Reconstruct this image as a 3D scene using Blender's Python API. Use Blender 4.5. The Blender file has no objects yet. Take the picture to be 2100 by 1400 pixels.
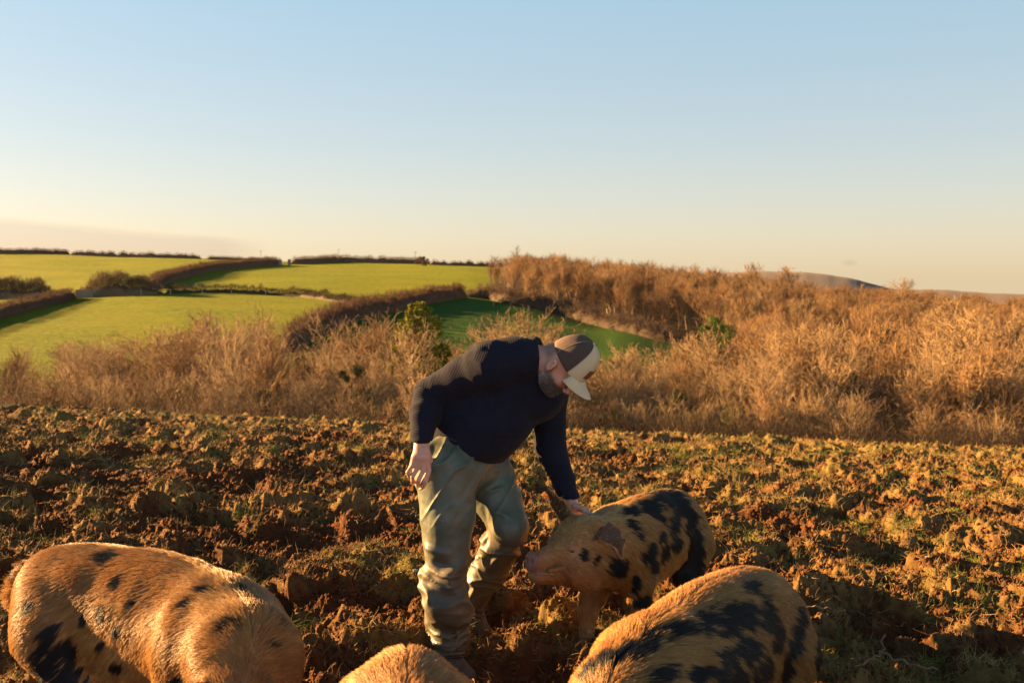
import bpy, math, random, os
import numpy as np
from mathutils import Vector, Matrix
R = math.radians
rng = np.random.default_rng(7)
random.seed(7)
SC = bpy.context.scene
COL = SC.collection
ONLY = os.environ.get('ONLY', '')

# ------------------------------------------------------------------ camera, sky, sun, exposure
CAM_Z = 1.75
F = 35.0 / 36.0 * 2100.0
PITCH = math.atan(130.0 / F)
cd = bpy.data.cameras.new('camera')
cam = bpy.data.objects.new('camera', cd)
COL.objects.link(cam)
cam.location = (0, 0, CAM_Z)
cam.rotation_euler = (R(90) - PITCH, 0, 0)
cd.lens = 35.0
cd.sensor_width = 36.0
cd.clip_start = 0.05
cd.clip_end = 20000.0
cd.dof.use_dof = True
cd.dof.focus_distance = 4.45
cd.dof.aperture_fstop = 5.0
SC.camera = cam

SUN_EL = 14.0
SUN_BACK = 21.0          # degrees behind the subject, measured from screen left
sv = Vector((-math.cos(R(SUN_EL)) * math.cos(R(SUN_BACK)), math.cos(R(SUN_EL)) * math.sin(R(SUN_BACK)), math.sin(R(SUN_EL))))
ld = bpy.data.lights.new('sun', 'SUN')
ld.energy = 5.0
ld.angle = R(0.6)
ld.color = (1.0, 0.58, 0.22)
sun = bpy.data.objects.new('sun', ld)
COL.objects.link(sun)
sun.rotation_euler = (-sv).to_track_quat('-Z', 'Y').to_euler()
sun.location = (-30, 15, 20)

world = bpy.data.worlds.new("World")
SC.world = world
world.use_nodes = True
def build_world():
    nt = world.node_tree
    N, L = nt.nodes, nt.links
    N.clear()
    out = N.new('ShaderNodeOutputWorld')
    bg = N.new('ShaderNodeBackground')
    sky = N.new('ShaderNodeTexSky')
    sky.sky_type = 'NISHITA'
    sky.sun_disc = False
    sky.sun_elevation = R(SUN_EL)
    # rotation 0 puts the sun on +Y, positive turns clockwise seen from above
    sky.sun_rotation = math.atan2(sv.x, sv.y)
    sky.altitude = 150
    sky.air_density = 1.0
    sky.dust_density = 1.3
    sky.ozone_density = 1.3
    tc = N.new('ShaderNodeTexCoord')
    sep = N.new('ShaderNodeSeparateXYZ')
    L.new(tc.outputs['Generated'], sep.inputs[0])
    def math_(op, a, b=None, c=None, clamp=False):
        m = N.new('ShaderNodeMath'); m.operation = op; m.use_clamp = clamp
        for i, v in enumerate((a, b, c)):
            if v is None: continue
            if isinstance(v, (int, float)): m.inputs[i].default_value = v
            else: L.new(v, m.inputs[i])
        return m.outputs[0]
    def ramp(fac, stops, interp='LINEAR'):
        r = N.new('ShaderNodeValToRGB'); r.color_ramp.interpolation = interp
        while len(r.color_ramp.elements) < len(stops): r.color_ramp.elements.new(0.5)
        for e, (p, c) in zip(r.color_ramp.elements, stops):
            e.position = p; e.color = c if len(c) == 4 else (*c, 1)
        L.new(fac, r.inputs[0]); return r.outputs[0]
    def mix(fac, a, b, mode='MIX'):
        m = N.new('ShaderNodeMix'); m.data_type = 'RGBA'; m.blend_type = mode
        if isinstance(fac, (int, float)): m.inputs[0].default_value = fac
        else: L.new(fac, m.inputs[0])
        for i, v in ((6, a), (7, b)):
            if isinstance(v, tuple): m.inputs[i].default_value = (*v, 1)
            else: L.new(v, m.inputs[i])
        return m.outputs[2]
    z = sep.outputs[2]
    # the Nishita colour is trimmed with a gentle elevation tint (haze near the horizon)
    tint = ramp(math_('MULTIPLY', z, 1.6, clamp=True), SKY_TINT)
    c = mix(1.0, sky.outputs[0], tint, 'MULTIPLY')
    # evening air: even out the glow with a plain elevation gradient
    grad = ramp(math_('MULTIPLY', z, 2.5, clamp=True), [(p, tuple(v * SKY_GAIN for v in q)) for p, q in SKY_GRAD])
    c = mix(0.74, c, mix(1.0, grad, (SKY_MUL,) * 3, 'MULTIPLY'))
    # low cloud bank far away to the left and two wisps
    az = math_('ARCTAN2', sep.outputs[0], sep.outputs[1])
    cmb = N.new('ShaderNodeCombineXYZ')
    L.new(math_('MULTIPLY', az, 9.0), cmb.inputs[0]); L.new(math_('MULTIPLY', z, 60.0), cmb.inputs[1])
    nz = N.new('ShaderNodeTexNoise'); nz.inputs['Scale'].default_value = 1.6; nz.inputs['Detail'].default_value = 5
    L.new(cmb.outputs[0], nz.inputs['Vector'])
    n = math_('SUBTRACT', nz.outputs['Fac'], 0.5)
    # top edge of the bank: falls from left to right
    top = math_('MULTIPLY_ADD', az, -0.073, 0.0205)
    edge = math_('ADD', math_('SUBTRACT', top, z), math_('MULTIPLY', n, 0.012))
    mask = math_('MULTIPLY', edge, 260.0, clamp=True)
    mask = math_('MULTIPLY', mask, math_('MULTIPLY', math_('ADD', az, 0.235), -22.0, clamp=True))
    rim = math_('SUBTRACT', 1.0, math_('MULTIPLY', edge, 110.0, clamp=True))
    cloud = mix(rim, (0.85, 0.82, 0.87), (1.04, 0.96, 0.92))
    shaded = mix(1.0, c, cloud, 'MULTIPLY')
    c = mix(math_('MULTIPLY', mask, 0.85), c, shaded)
    w = math_('SUBTRACT', 1.0, math_('POWER', math_('ADD', math_('POWER', math_('MULTIPLY', math_('SUBTRACT', az, 0.326), 110.0), 2.0),
             math_('POWER', math_('MULTIPLY', math_('SUBTRACT', z, 0.0145), 260.0), 2.0)), 0.5), clamp=True)
    w = math_('MULTIPLY', w, math_('MULTIPLY', nz.outputs['Fac'], 1.3))
    c = mix(w, c, mix(1.0, c, (0.72, 0.68, 0.72), 'MULTIPLY'))
    # added fill: sky behind the camera is brightened for the sides facing it
    back = math_('MULTIPLY_ADD', math_('POWER', math_('MAXIMUM', math_('MULTIPLY', sep.outputs[1], -1.0), 0.0), 1.5), 1.8, 1.0)
    bc = N.new('ShaderNodeCombineColor')
    for k in range(3): L.new(back, bc.inputs[k])
    c = mix(1.0, c, bc.outputs[0], 'MULTIPLY')
    L.new(c, bg.inputs['Color'])
    bg.inputs['Strength'].default_value = SKY_STR
    L.new(bg.outputs[0], out.inputs[0])
SKY_STR = 0.05
SKY_GAIN = 1.0
SKY_MUL = 3.3
SKY_GRAD = [(0.0, (.73, .575, .36)), (0.10, (.67, .59, .45)), (0.21, (.57, .58, .53)), (0.33, (.48, .55, .57)), (0.50, (.40, .53, .60)), (0.66, (.35, .52, .62)), (0.8, (.19, .32, .42)), (1.0, (.08, .14, .21))]
SKY_TINT = [(0.0, (.63, .57, .54)), (0.12, (.62, .57, .56)), (0.4, (.63, .58, .58)), (0.6, (.60, .60, .60)), (1.0, (.3, .3, .3))]
build_world()
vs = SC.view_settings
vs.view_transform = 'Standard'; vs.look = 'None'; vs.gamma = 1.0
vs.exposure = 2.9

# ------------------------------------------------------------------ helpers
_f = Vector((0, math.cos(PITCH), -math.sin(PITCH))); _u = Vector((0, math.sin(PITCH), math.cos(PITCH)))
def P(px, py, d):
    """world point at depth y = d seen at photo pixel (px, py)"""
    px = float(px); py = float(py); v = _f + ((px - 1050) / F) * Vector((1, 0, 0)) - ((py - 700) / F) * _u
    v = v * (float(d) / v.y)
    return Vector((v.x, v.y, v.z + CAM_Z))
def tag(o, label=None, cat=None, group=None, kind=None):
    if label: o['label'] = label
    if cat: o['category'] = cat
    if group: o['group'] = group
    if kind: o['kind'] = kind
    return o
def link(o, parent=None):
    COL.objects.link(o)
    if parent is not None: o.parent = parent
    return o
def empty(name, loc=(0, 0, 0), rz=0):
    o = bpy.data.objects.new(name, None); o.location = loc; o.rotation_euler.z = rz; o.empty_display_size = 0.1
    return link(o)
def mesh_np(name, V, Fq, mats=(), smooth=True, parent=None, attrs=None, org=None, tri=None):
    """V (n,3); Fq (m,4) quads and/or tri (k,3)"""
    me = bpy.data.meshes.new(name)
    V = np.asarray(V, np.float32)
    if org is not None: V = V - np.asarray(org, np.float32)
    nq = 0 if Fq is None else len(Fq); ntr = 0 if tri is None else len(tri)
    me.vertices.add(len(V)); me.vertices.foreach_set('co', V.ravel())
    loops = []
    if nq: loops.append(np.asarray(Fq, np.int32).ravel())
    if ntr: loops.append(np.asarray(tri, np.int32).ravel())
    loops = np.concatenate(loops)
    me.loops.add(len(loops)); me.loops.foreach_set('vertex_index', loops)
    me.polygons.add(nq + ntr)
    st = np.concatenate([np.arange(nq) * 4, nq * 4 + np.arange(ntr) * 3]).astype(np.int32)
    me.polygons.foreach_set('loop_start', st)
    me.update(calc_edges=True)
    me.validate()
    me.polygons.foreach_set('use_smooth', np.full(len(me.polygons), smooth))
    if attrs:
        for k, a in attrs.items():
            a = np.asarray(a, np.float32)
            if a.ndim == 1:
                at = me.attributes.new(k, 'FLOAT', 'POINT'); at.data.foreach_set('value', a)
            else:
                at = me.attributes.new(k, 'FLOAT_COLOR', 'POINT')
                if a.shape[1] == 3: a = np.hstack([a, np.ones((len(a), 1), np.float32)])
                at.data.foreach_set('color', a.ravel())
    for m in mats: me.materials.append(m)
    o = bpy.data.objects.new(name, me)
    link(o, parent)
    if org is not None and parent is None: o.location = org
    return o
def curves_np(name, Pts, rad, mat, parent=None, attrs=None, org=None):
    """Pts (n,k,3), rad (n,k) -> hair curves object"""
    n, k, _ = Pts.shape
    hc = bpy.data.hair_curves.new(name)
    hc.add_curves([k] * n)
    p = Pts if org is None else Pts - np.asarray(org, np.float32)
    hc.attributes['position'].data.foreach_set('vector', p.astype(np.float32).ravel())
    ra = hc.attributes.get('radius') or hc.attributes.new('radius', 'FLOAT', 'POINT')
    ra.data.foreach_set('value', rad.astype(np.float32).ravel())
    if attrs:
        for kk, a in attrs.items():
            at = hc.attributes.new(kk, 'FLOAT', 'POINT')
            at.data.foreach_set('value', np.repeat(np.asarray(a, np.float32), k))
    hc.materials.append(mat)
    o = bpy.data.objects.new(name, hc)
    link(o, parent)
    if org is not None and parent is None: o.location = org
    return o

# numpy noise
def _h(ix, iy, iz, s):
    h = (ix.astype(np.uint32) * np.uint32(374761393) + iy.astype(np.uint32) * np.uint32(668265263) + iz.astype(np.uint32) * np.uint32(2147483647) + np.uint32((s * 974634777) & 0xffffffff))
    h = (h ^ (h >> np.uint32(13))) * np.uint32(1274126177)
    h = (h ^ (h >> np.uint32(16))) * np.uint32(2246822519)
    return h ^ (h >> np.uint32(15))
def noise2(x, y, s=0):
    xi = np.floor(x).astype(np.int64); yi = np.floor(y).astype(np.int64)
    xf = (x - xi).astype(np.float32); yf = (y - yi).astype(np.float32)
    u = xf * xf * xf * (xf * (xf * 6 - 15) + 10); v = yf * yf * yf * (yf * (yf * 6 - 15) + 10)
    z0 = np.zeros_like(xi)
    def g(dx, dy):
        h = _h(xi + dx, yi + dy, z0, s)
        a = (h & np.uint32(1023)).astype(np.int32)
        return _C[a] * (xf - dx) + _S[a] * (yf - dy)
    a = g(0, 0); b = g(1, 0); c = g(0, 1); d = g(1, 1)
    return (a + (b - a) * u + (c - a) * v + (a - b - c + d) * u * v) * 1.5
_T = np.arange(1024) / 1024 * 2 * np.pi
_C = np.cos(_T).astype(np.float32); _S = np.sin(_T).astype(np.float32)
def noise3(p, s=0):
    p = np.asarray(p, np.float64)
    i = np.floor(p).astype(np.int64); f = (p - i).astype(np.float32)
    w = f * f * (3 - 2 * f)
    r = np.zeros(len(p), np.float32)
    for dx in (0, 1):
        for dy in (0, 1):
            for dz in (0, 1):
                h = (_h(i[:, 0] + dx, i[:, 1] + dy, i[:, 2] + dz, s) & np.uint32(65535)).astype(np.float32) / 32767.5 - 1
                r += h * (w[:, 0] if dx else 1 - w[:, 0]) * (w[:, 1] if dy else 1 - w[:, 1]) * (w[:, 2] if dz else 1 - w[:, 2])
    return r
def fbm3(p, o=3, s=0, g=0.5):
    r = 0; a = 1; p = np.asarray(p)
    for k in range(o):
        r = r + a * noise3(p * 2 ** k, s + k * 17); a *= g
    return r
def sstep(a, b, x):
    t = np.clip((x - a) / (b - a), 0, 1); return t * t * (3 - 2 * t)

# materials
class MT:
    def __init__(s, name):
        s.m = bpy.data.materials.new(name); s.m.use_nodes = True
        s.N, s.L = s.m.node_tree.nodes, s.m.node_tree.links
        s.b = s.N['Principled BSDF']; s.o = s.N['Material Output']
    def n(s, t, **kw):
        x = s.N.new('ShaderNode' + t)
        for k, v in kw.items():
            if k.startswith('_'): setattr(x, k[1:], v)
            else: s.put(x.inputs[k.replace('__', ' ')], v)
        return x
    def put(s, inp, v):
        if isinstance(v, bpy.types.NodeSocket): s.L.new(v, inp)
        elif isinstance(v, tuple) and len(v) == 3 and inp.type == 'RGBA': inp.default_value = (*v, 1)
        else: inp.default_value = v
    def attr(s, k, f=True):
        a = s.n('Attribute', _attribute_name=k); return a.outputs['Fac'] if f else a.outputs['Color']
    def obj(s): return s.n('TexCoord').outputs['Object']
    def noise(s, vec, scale, detail=3, rough=0.5):
        x = s.n('TexNoise', Scale=scale, Detail=detail, Roughness=rough)
        if vec is not None: s.L.new(vec, x.inputs['Vector'])
        return x.outputs['Fac']
    def ramp(s, fac, stops):
        r = s.n('ValToRGB'); cr = r.color_ramp
        while len(cr.elements) < len(stops): cr.elements.new(0.5)
        for e, (p, c) in zip(cr.elements, stops):
            e.position = p; e.color = (*c, 1) if isinstance(c, tuple) else (c, c, c, 1)
        s.L.new(fac, r.inputs[0]); return r.outputs[0]
    def mix(s, fac, a, b, mode='MIX'):
        m = s.n('Mix', _data_type='RGBA', _blend_type=mode)
        s.put(m.inputs[0], fac); s.put(m.inputs[6], a); s.put(m.inputs[7], b)
        return m.outputs[2]
    def math(s, op, a, b=0.0, clamp=False):
        m = s.n('Math', _operation=op, _use_clamp=clamp)
        s.put(m.inputs[0], a); s.put(m.inputs[1], b); return m.outputs[0]
    def bump(s, h, strength=0.5, dist=0.01, prev=None):
        b = s.n('Bump', Strength=strength, Distance=dist, Height=h)
        if prev is not None: s.L.new(prev, b.inputs['Normal'])
        return b.outputs[0]
    def set(s, **kw):
        for k, v in kw.items(): s.put(s.b.inputs[k.replace('__', ' ')], v)
        return s.m
def simple(name, col, rough=0.8, var=0.15, scale=20, bump=0.0, **kw):
    t = MT(name); o = t.obj()
    n = t.noise(o, scale, 4)
    c = t.mix(n, tuple(max(0, x * (1 - var)) for x in col), tuple(x * (1 + var) for x in col))
    t.set(Base__Color=c, Roughness=rough, **kw)
    if bump: t.set(Normal=t.bump(t.noise(o, scale * 3, 4), 0.6, bump))
    return t.m

# ------------------------------------------------------------------ terrain
CX = np.array([-900, 0, 350, 650, 950, 1060, 1250, 1450, 1700, 2100, 3000], float)
CD = np.array([55, 80, 105, 130, 160, 200, 260, 330, 410, 520, 800], float)
CY = np.array([
 [890, 830, 765, 700, 645, 607, 570, 540, 512, 520, 538],
 [895, 835, 770, 705, 650, 612, 575, 545, 519, 527, 540],
 [900, 838, 772, 700, 640, 603, 572, 546, 528, 535, 545],
 [908, 845, 778, 708, 650, 612, 578, 553, 538, 545, 552],
 [918, 856, 795, 728, 672, 628, 585, 558, 543, 552, 558],
 [922, 864, 808, 745, 690, 638, 592, 563, 549, 558, 562],
 [932, 880, 828, 775, 722, 670, 624, 598, 584, 588, 590],
 [945, 897, 850, 803, 752, 702, 656, 626, 610, 612, 612],
 [958, 912, 868, 823, 778, 730, 686, 656, 640, 632, 624],
 [978, 930, 885, 838, 792, 746, 702, 670, 648, 636, 626],
 [985, 940, 895, 845, 799, 752, 706, 674, 650, 638, 628]], float)
_th = (130 - (CY - 570)) / F  # cz with py
_cz = -(CY - 700) / F
_tan = (-math.sin(PITCH) + _cz * math.cos(PITCH)) / (math.cos(PITCH) + _cz * math.sin(PITCH))
CZ = _tan * CD[None, :] + CAM_Z
def _cat(p0, p1, p2, p3, t):
    return 0.5 * (2 * p1 + (p2 - p0) * t + (2 * p0 - 5 * p1 + 4 * p2 - p3) * t * t + (3 * p1 - p0 - 3 * p2 + p3) * t ** 3)
_LD = np.log(CD)
def far_z(x, y):
    d = np.maximum(y, 5.0)
    px = 1050 + x / d * F * 1.004
    fi = np.interp(px, CX, np.arange(len(CX)))
    fj = np.interp(np.log(d), _LD, np.arange(len(CD)))
    i0 = np.clip(np.floor(fi).astype(int), 0, len(CX) - 2); ti = fi - i0; ti = ti * ti * (3 - 2 * ti) * 0.5 + ti * 0.5
    j0 = np.clip(np.floor(fj).astype(int), 0, len(CD) - 2); tj = fj - j0
    def row(i):
        a = CZ[i, np.maximum(j0 - 1, 0)]; b = CZ[i, j0]; c = CZ[i, j0 + 1]; e = CZ[i, np.minimum(j0 + 2, len(CD) - 1)]
        return _cat(a, b, c, e, tj)
    return row(i0) * (1 - ti) + row(i0 + 1) * ti
def near_z(x, y):
    yy = np.maximum(y, -30)
    return CAM_Z - 1.55 - 0.03 * yy - 0.00255 * yy * np.abs(yy) - 0.043 * x
def base_z(x, y):
    x = np.asarray(x, float); y = np.asarray(y, float)
    k = sstep(36, 56, y)
    far = far_z(x, y) + 0.35 * noise2(x / 30, y / 30, 5) * sstep(60, 120, y)
    return near_z(x, y) * (1 - k) + far * k
FEET = []     # (x, y, radius) places where the soil is trodden flatter
def relief(x, y, fine=True):
    x = np.asarray(x, float); y = np.asarray(y, float)
    wx = x + 0.10 * noise2(x * 2.3, y * 2.3, 11) + 0.03 * noise2(x * 9, y * 9, 12)
    wy = y + 0.10 * noise2(x * 2.3 + 9, y * 2.3, 13) + 0.03 * noise2(x * 9, y * 9 + 5, 14)
    m = 0.5 + 0.5 * noise2(wx * 0.7, wy * 0.7, 21)
    r = 0.085 * noise2(wx * 0.9, wy * 1.1, 1)
    amp = 0.30 + 1.05 * np.clip(m, 0, 1)
    r = r + 0.045 * (sstep(0.0, 0.5, noise2(wx * 1.15 + 7, wy * 1.5, 25)) - 0.3)
    c1 = noise2(wx * 1.9, wy * 2.5, 2); c1 = sstep(-0.35, 0.75, c1)
    r = r + amp * 0.15 * (c1 - 0.35)
    c2 = noise2(wx * 4.4, wy * 5.2, 3)
    r = r + amp * 0.10 * (sstep(-0.2, 0.5, c2) - 0.35)
    c3 = np.abs(noise2(wx * 8.5 + r * 5, wy * 9.5, 4))
    r = r + amp * 0.046 * (np.clip(c3 * 1.7, 0, 1) ** .8 - 0.35)
    c4 = np.abs(noise2(wx * 21 + r * 14, wy * 21, 6))
    r = r + 0.021 * (np.clip(c4 * 1.6, 0, 1) - 0.35)
    if fine:
        r = r + 0.008 * (np.abs(noise2(x * 48, y * 48, 7)) * 1.6 - 0.4)
        r = r + 0.004 * noise2(x * 110, y * 110, 8)
    for fx, fy, fr in FEET:
        dd = (x - fx) ** 2 + (y - fy) ** 2
        k = np.exp(-dd / (fr * fr))
        r = r * (1 - 0.85 * k)
    return r
def ground_z(x, y):
    return float(base_z(np.array([x]), np.array([y]))[0] + relief(np.array([x]), np.array([y]))[0])
def hit(px, py, dmin=40.0):
    """terrain point seen at a pixel, beyond the field's crest"""
    d = np.exp(np.linspace(math.log(dmin), math.log(820), 1500))
    px = float(px); py = float(py); v = _f + ((px - 1050) / F) * Vector((1, 0, 0)) - ((py - 700) / F) * _u
    xs = v.x / v.y * d; zs = v.z / v.y * d + CAM_Z
    t = base_z(xs, d)
    w = np.nonzero(zs <= t)[0]
    i = w[0] if len(w) else int(np.argmin(zs - t))
    return Vector((xs[i], d[i], t[i]))
# ------------------------------------------------------------------ ground materials
def soil_mat():
    t = MT('soil')
    o = t.obj()
    n1 = t.noise(o, 2.3, 5, 0.6); n2 = t.noise(o, 38, 6, 0.7); n3 = t.noise(o, 9, 5, 0.65)
    soil = t.mix(n2, (0.031, 0.01116, 0.00434), (0.1426, 0.05456, 0.0186))
    turf = t.mix(n2, (0.093, 0.05456, 0.0186), (0.2356, 0.1488, 0.0527))
    green = t.mix(n2, (0.0434, 0.062, 0.0093), (0.1054, 0.1178, 0.0217))
    k = t.ramp(t.math('ADD', t.math('MULTIPLY', n3, 0.62), t.math('MULTIPLY', t.attr('turf'), 0.62)), [(0.56, 0.0), (0.74, 1.0)])
    c = t.mix(k, soil, turf)
    g = t.ramp(t.math('ADD', t.math('MULTIPLY', n1, 0.5), t.math('MULTIPLY', t.attr('turf'), 0.5)), [(0.60, 0.0), (0.72, 1.0)])
    c = t.mix(t.math('MULTIPLY', g, 0.40), c, green)
    b = t.bump(t.noise(o, 90, 6, 0.75), 0.7, 0.02)
    b = t.bump(t.noise(o, 340, 4, 0.8), 0.5, 0.006, b)
    return t.set(Base__Color=c, Roughness=0.95, Normal=b, Specular__IOR__Level=0.15)
def turf_mask(x, y):
    d = np.hypot(x, y)
    n = 0.5 + 0.45 * noise2(x * 0.55, y * 0.8, 31) + 0.25 * noise2(x * 2.4, y * 2.6, 32)
    n = n + 0.10 * sstep(7, 14, d) + 0.07 * sstep(0.3, 3.0, x)*sstep(4,6,y) - 0.04
    return np.clip(n, 0, 1)
FR = 37.0
def build_field():
    nr, nc = (1250, 1150) if not os.environ.get('LOW') else (600, 600)
    # rows: exponential radius
    r = np.exp(np.linspace(math.log(1.3), math.log(FR), nr))
    a = np.linspace(-R(40), R(40), nc)
    A, RR = np.meshgrid(a, r)
    X = RR * np.sin(A); Y = RR * np.cos(A)
    x = X.ravel(); y = Y.ravel()
    rel = relief(x, y)
    z = base_z(x, y) + rel * (1 - sstep(30, FR - 1, np.hypot(x, y)) * 0.6)
    # small undercut: push steep crumbs sideways
    x2 = x + 0.02 * noise2(x * 17, y * 17, 41); y2 = y + 0.02 * noise2(x * 17, y * 17, 42)
    V = np.stack([x2, y2, z], 1)
    i = np.arange(nr - 1)[:, None] * nc + np.arange(nc - 1)[None, :]
    i = i.ravel()
    Q = np.stack([i, i + 1, i + nc + 1, i + nc], 1)
    tm = turf_mask(x, y) + 1.2 * rel
    o = mesh_np('field', V, Q, [MAT['soil']], attrs={'turf': np.clip(tm, 0, 1)})
    tag(o, kind='structure')
    # the rest of the field round and behind the camera
    n2 = 140
    r2 = np.concatenate([np.linspace(0.02, 1.3, 14), np.exp(np.linspace(math.log(1.45), math.log(FR), 70))])
    V = []; 
    a2 = np.linspace(R(40) - 0.01, 2 * math.pi - R(40) + 0.01, n2)
    A, RR = np.meshgrid(a2, r2); x = (RR * np.sin(A)).ravel(); y = (RR * np.cos(A)).ravel()
    z = base_z(x, y) + relief(x, y, False) * 0.7 - 0.01
    i = (np.arange(len(r2) - 1)[:, None] * n2 + np.arange(n2 - 1)[None, :]).ravel()
    Q = np.stack([i, i + 1, i + n2 + 1, i + n2], 1)
    a3 = np.linspace(-R(40) - 0.01, R(40) + 0.01, 60); r3 = np.linspace(0.02, 1.31, 14)
    A, RR = np.meshgrid(a3, r3); x3 = (RR * np.sin(A)).ravel(); y3 = (RR * np.cos(A)).ravel()
    z3 = base_z(x3, y3) + relief(x3, y3, False) * 0.7 - 0.012
    k = (np.arange(13)[:, None] * 60 + np.arange(59)[None, :]).ravel() + len(x)
    Q = np.concatenate([Q, np.stack([k, k + 1, k + 61, k + 60], 1)])
    x = np.concatenate([x, x3]); y = np.concatenate([y, y3]); z = np.concatenate([z, z3])
    o = mesh_np('field_behind', np.stack([x, y, z], 1), Q, [MAT['soil']], attrs={'turf': turf_mask(x, y)})
    tag(o, kind='structure')
def hill_mat():
    t = MT('pasture')
    o = t.obj()
    w = t.attr('wood')
    n = t.noise(o, 0.9, 6, 0.7); nb = t.noise(o, 0.05, 4, 0.6)
    sc = t.n('Mapping'); t.L.new(o, sc.inputs[0]); sc.inputs['Scale'].default_value = (0.16, 0.5, 0.5)
    n5 = t.noise(sc.outputs[0], 1.0, 5, 0.6)
    g = t.mix(t.ramp(n, [(0.40, 0.0), (0.60, 1.0)]), (0.078, 0.110, 0.002), (0.165, 0.198, 0.003))
    g = t.mix(t.ramp(nb, [(0.35, 0.0), (0.7, 1.0)]), g, t.mix(n, (0.122, 0.138, 0.002), (0.230, 0.222, 0.004)))
    g = t.mix(t.math('MULTIPLY', t.ramp(n5, [(0.5, 0.0), (0.75, 1.0)]), 0.35), g, (0.07, 0.10, 0.008))
    g = t.mix(t.attr('field_shade'), g, t.mix(n, (0.030, 0.085, 0.008), (0.065, 0.14, 0.014)))  # painted shade: darker green on the field beside the mid hedge
    fl = t.mix(n, (0.0297, 0.01848, 0.00924), (0.0924, 0.0561, 0.0231))
    c = t.mix(w, g, fl)
    b = t.bump(t.noise(o, 1.6, 6, 0.8), 1.0, 0.7)
    return t.set(Base__Color=c, Roughness=0.95, Normal=b, Specular__IOR__Level=0.1)
def wood_mask(x, y):
    px = 1050 + x / np.maximum(y, 1) * F
    # everything nearer than the thicket's far side, and the wooded side to the right
    near = 1 - sstep(84, 92, y)
    lim = np.interp(px, [985, 1000, 1060, 1140, 1250, 1340, 1430, 1480, 1540, 1600], [235, 228, 212, 206, 200, 193, 184, 150, 105, 80])
    right = sstep(-6, 6, y - lim) * sstep(990, 1015, px) * np.where(px < 1090, 1 - sstep(250, 300, y - (px - 1000) * 1.5), 1)
    return np.clip(np.maximum(near, right), 0, 1)
def field_shade_mask(x, y):
    # shade on the field right of the mid hedge, painted as darker green
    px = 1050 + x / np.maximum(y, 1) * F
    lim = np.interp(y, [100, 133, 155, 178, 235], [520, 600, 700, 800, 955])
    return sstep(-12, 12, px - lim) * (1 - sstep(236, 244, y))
def build_hills():
    d = np.exp(np.linspace(math.log(34.5), math.log(1400), 420))
    a = np.linspace(-1.15, 1.15, 520)      # x / y
    A, D = np.meshgrid(a, d); x = (A * D).ravel(); y = D.ravel()
    z = base_z(x, y) - 0.25 * (1 - sstep(36, 42, y))
    far = sstep(800, 1400, y); z = z - far * 60
    nc = 520
    i = (np.arange(len(d) - 1)[:, None] * nc + np.arange(nc - 1)[None, :]).ravel()
    Q = np.stack([i, i + 1, i + nc + 1, i + nc], 1)
    o = mesh_np('hills', np.stack([x, y, z], 1), Q, [MAT['pasture']], attrs={'wood': wood_mask(x, y), 'field_shade': field_shade_mask(x, y)})
    tag(o, kind='structure')
    # far moor on the right and a low plain out to the horizon
    def ridge(name, D, prof, mat, depth):
        px = np.linspace(prof[0][0], prof[-1][0], 160)
        py = np.interp(px, [p[0] for p in prof], [p[1] for p in prof])
        py = py + 1.2 * noise2(px / 40, px * 0, 3) 
        rows = []
        for k, (dd, drop) in enumerate([(D - depth, 1.0), (D - depth * .8, 0.8), (D - depth * .5, .45), (D - depth * .2, .12), (D, 0), (D + depth, .3), (D + depth * 2, 1.2)]):
            for a_, b_ in zip(px, py):
                p = P(a_, b_, D); s = dd / D
                top = p.z
                rows.append((p.x * s, dd, top * (1 - drop) + (-60) * drop))
        n = len(px)
        i = (np.arange(6)[:, None] * n + np.arange(n - 1)[None, :]).ravel()
        o = mesh_np(name, np.array(rows), np.stack([i, i + 1, i + n + 1, i + n], 1), [mat])
        tag(o, kind='structure')
    ridge('distant_moor', 2600, [(1150, 610), (1350, 585), (1480, 560), (1560, 556), (1650, 558), (1700, 563), (1760, 574), (1820, 590), (1900, 604), (2000, 610)], MAT['moor'], 700)
    ridge('distant_ridge', 1900, [(1600, 606), (1780, 598), (1900, 593), (1960, 596), (2050, 602), (2200, 607), (2600, 610), (3300, 612)], MAT['moor_warm'], 600)
    o = mesh_np('plain', [(-6000, 1200, -58), (6000, 1200, -58), (6000, 3300, -62), (-6000, 3300, -62)], [(0, 1, 2, 3)], [MAT['moor']])
    tag(o, kind='structure')

# ------------------------------------------------------------------ twiggy plants
def tubes(segs):
    """segs: array (n,8): a xyz, b xyz, ra, rb -> triangular prisms"""
    s = np.asarray(segs, np.float32)
    a = s[:, :3]; b = s[:, 3:6]; ra = s[:, 6:7]; rb = s[:, 7:8]
    t = b - a; t /= np.linalg.norm(t, axis=1, keepdims=True) + 1e-9
    ref = np.where(np.abs(t[:, 2:3]) > 0.9, np.array([[1, 0, 0]], np.float32), np.array([[0, 0, 1]], np.float32))
    u = np.cross(t, ref); u /= np.linalg.norm(u, axis=1, keepdims=True) + 1e-9
    v = np.cross(t, u)
    V = []
    for k in range(3):
        c, si = math.cos(k * 2.0944), math.sin(k * 2.0944)
        V.append(a + (u * c + v * si) * ra)
    for k in range(3):
        c, si = math.cos(k * 2.0944), math.sin(k * 2.0944)
        V.append(b + (u * c + v * si) * rb)
    V = np.stack(V, 1).reshape(-1, 3)
    n = len(s); base = np.arange(n)[:, None] * 6
    Q = np.concatenate([base + np.array([[k, (k + 1) % 3, 3 + (k + 1) % 3, 3 + k]]) for k in range(3)])
    return V, Q
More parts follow.
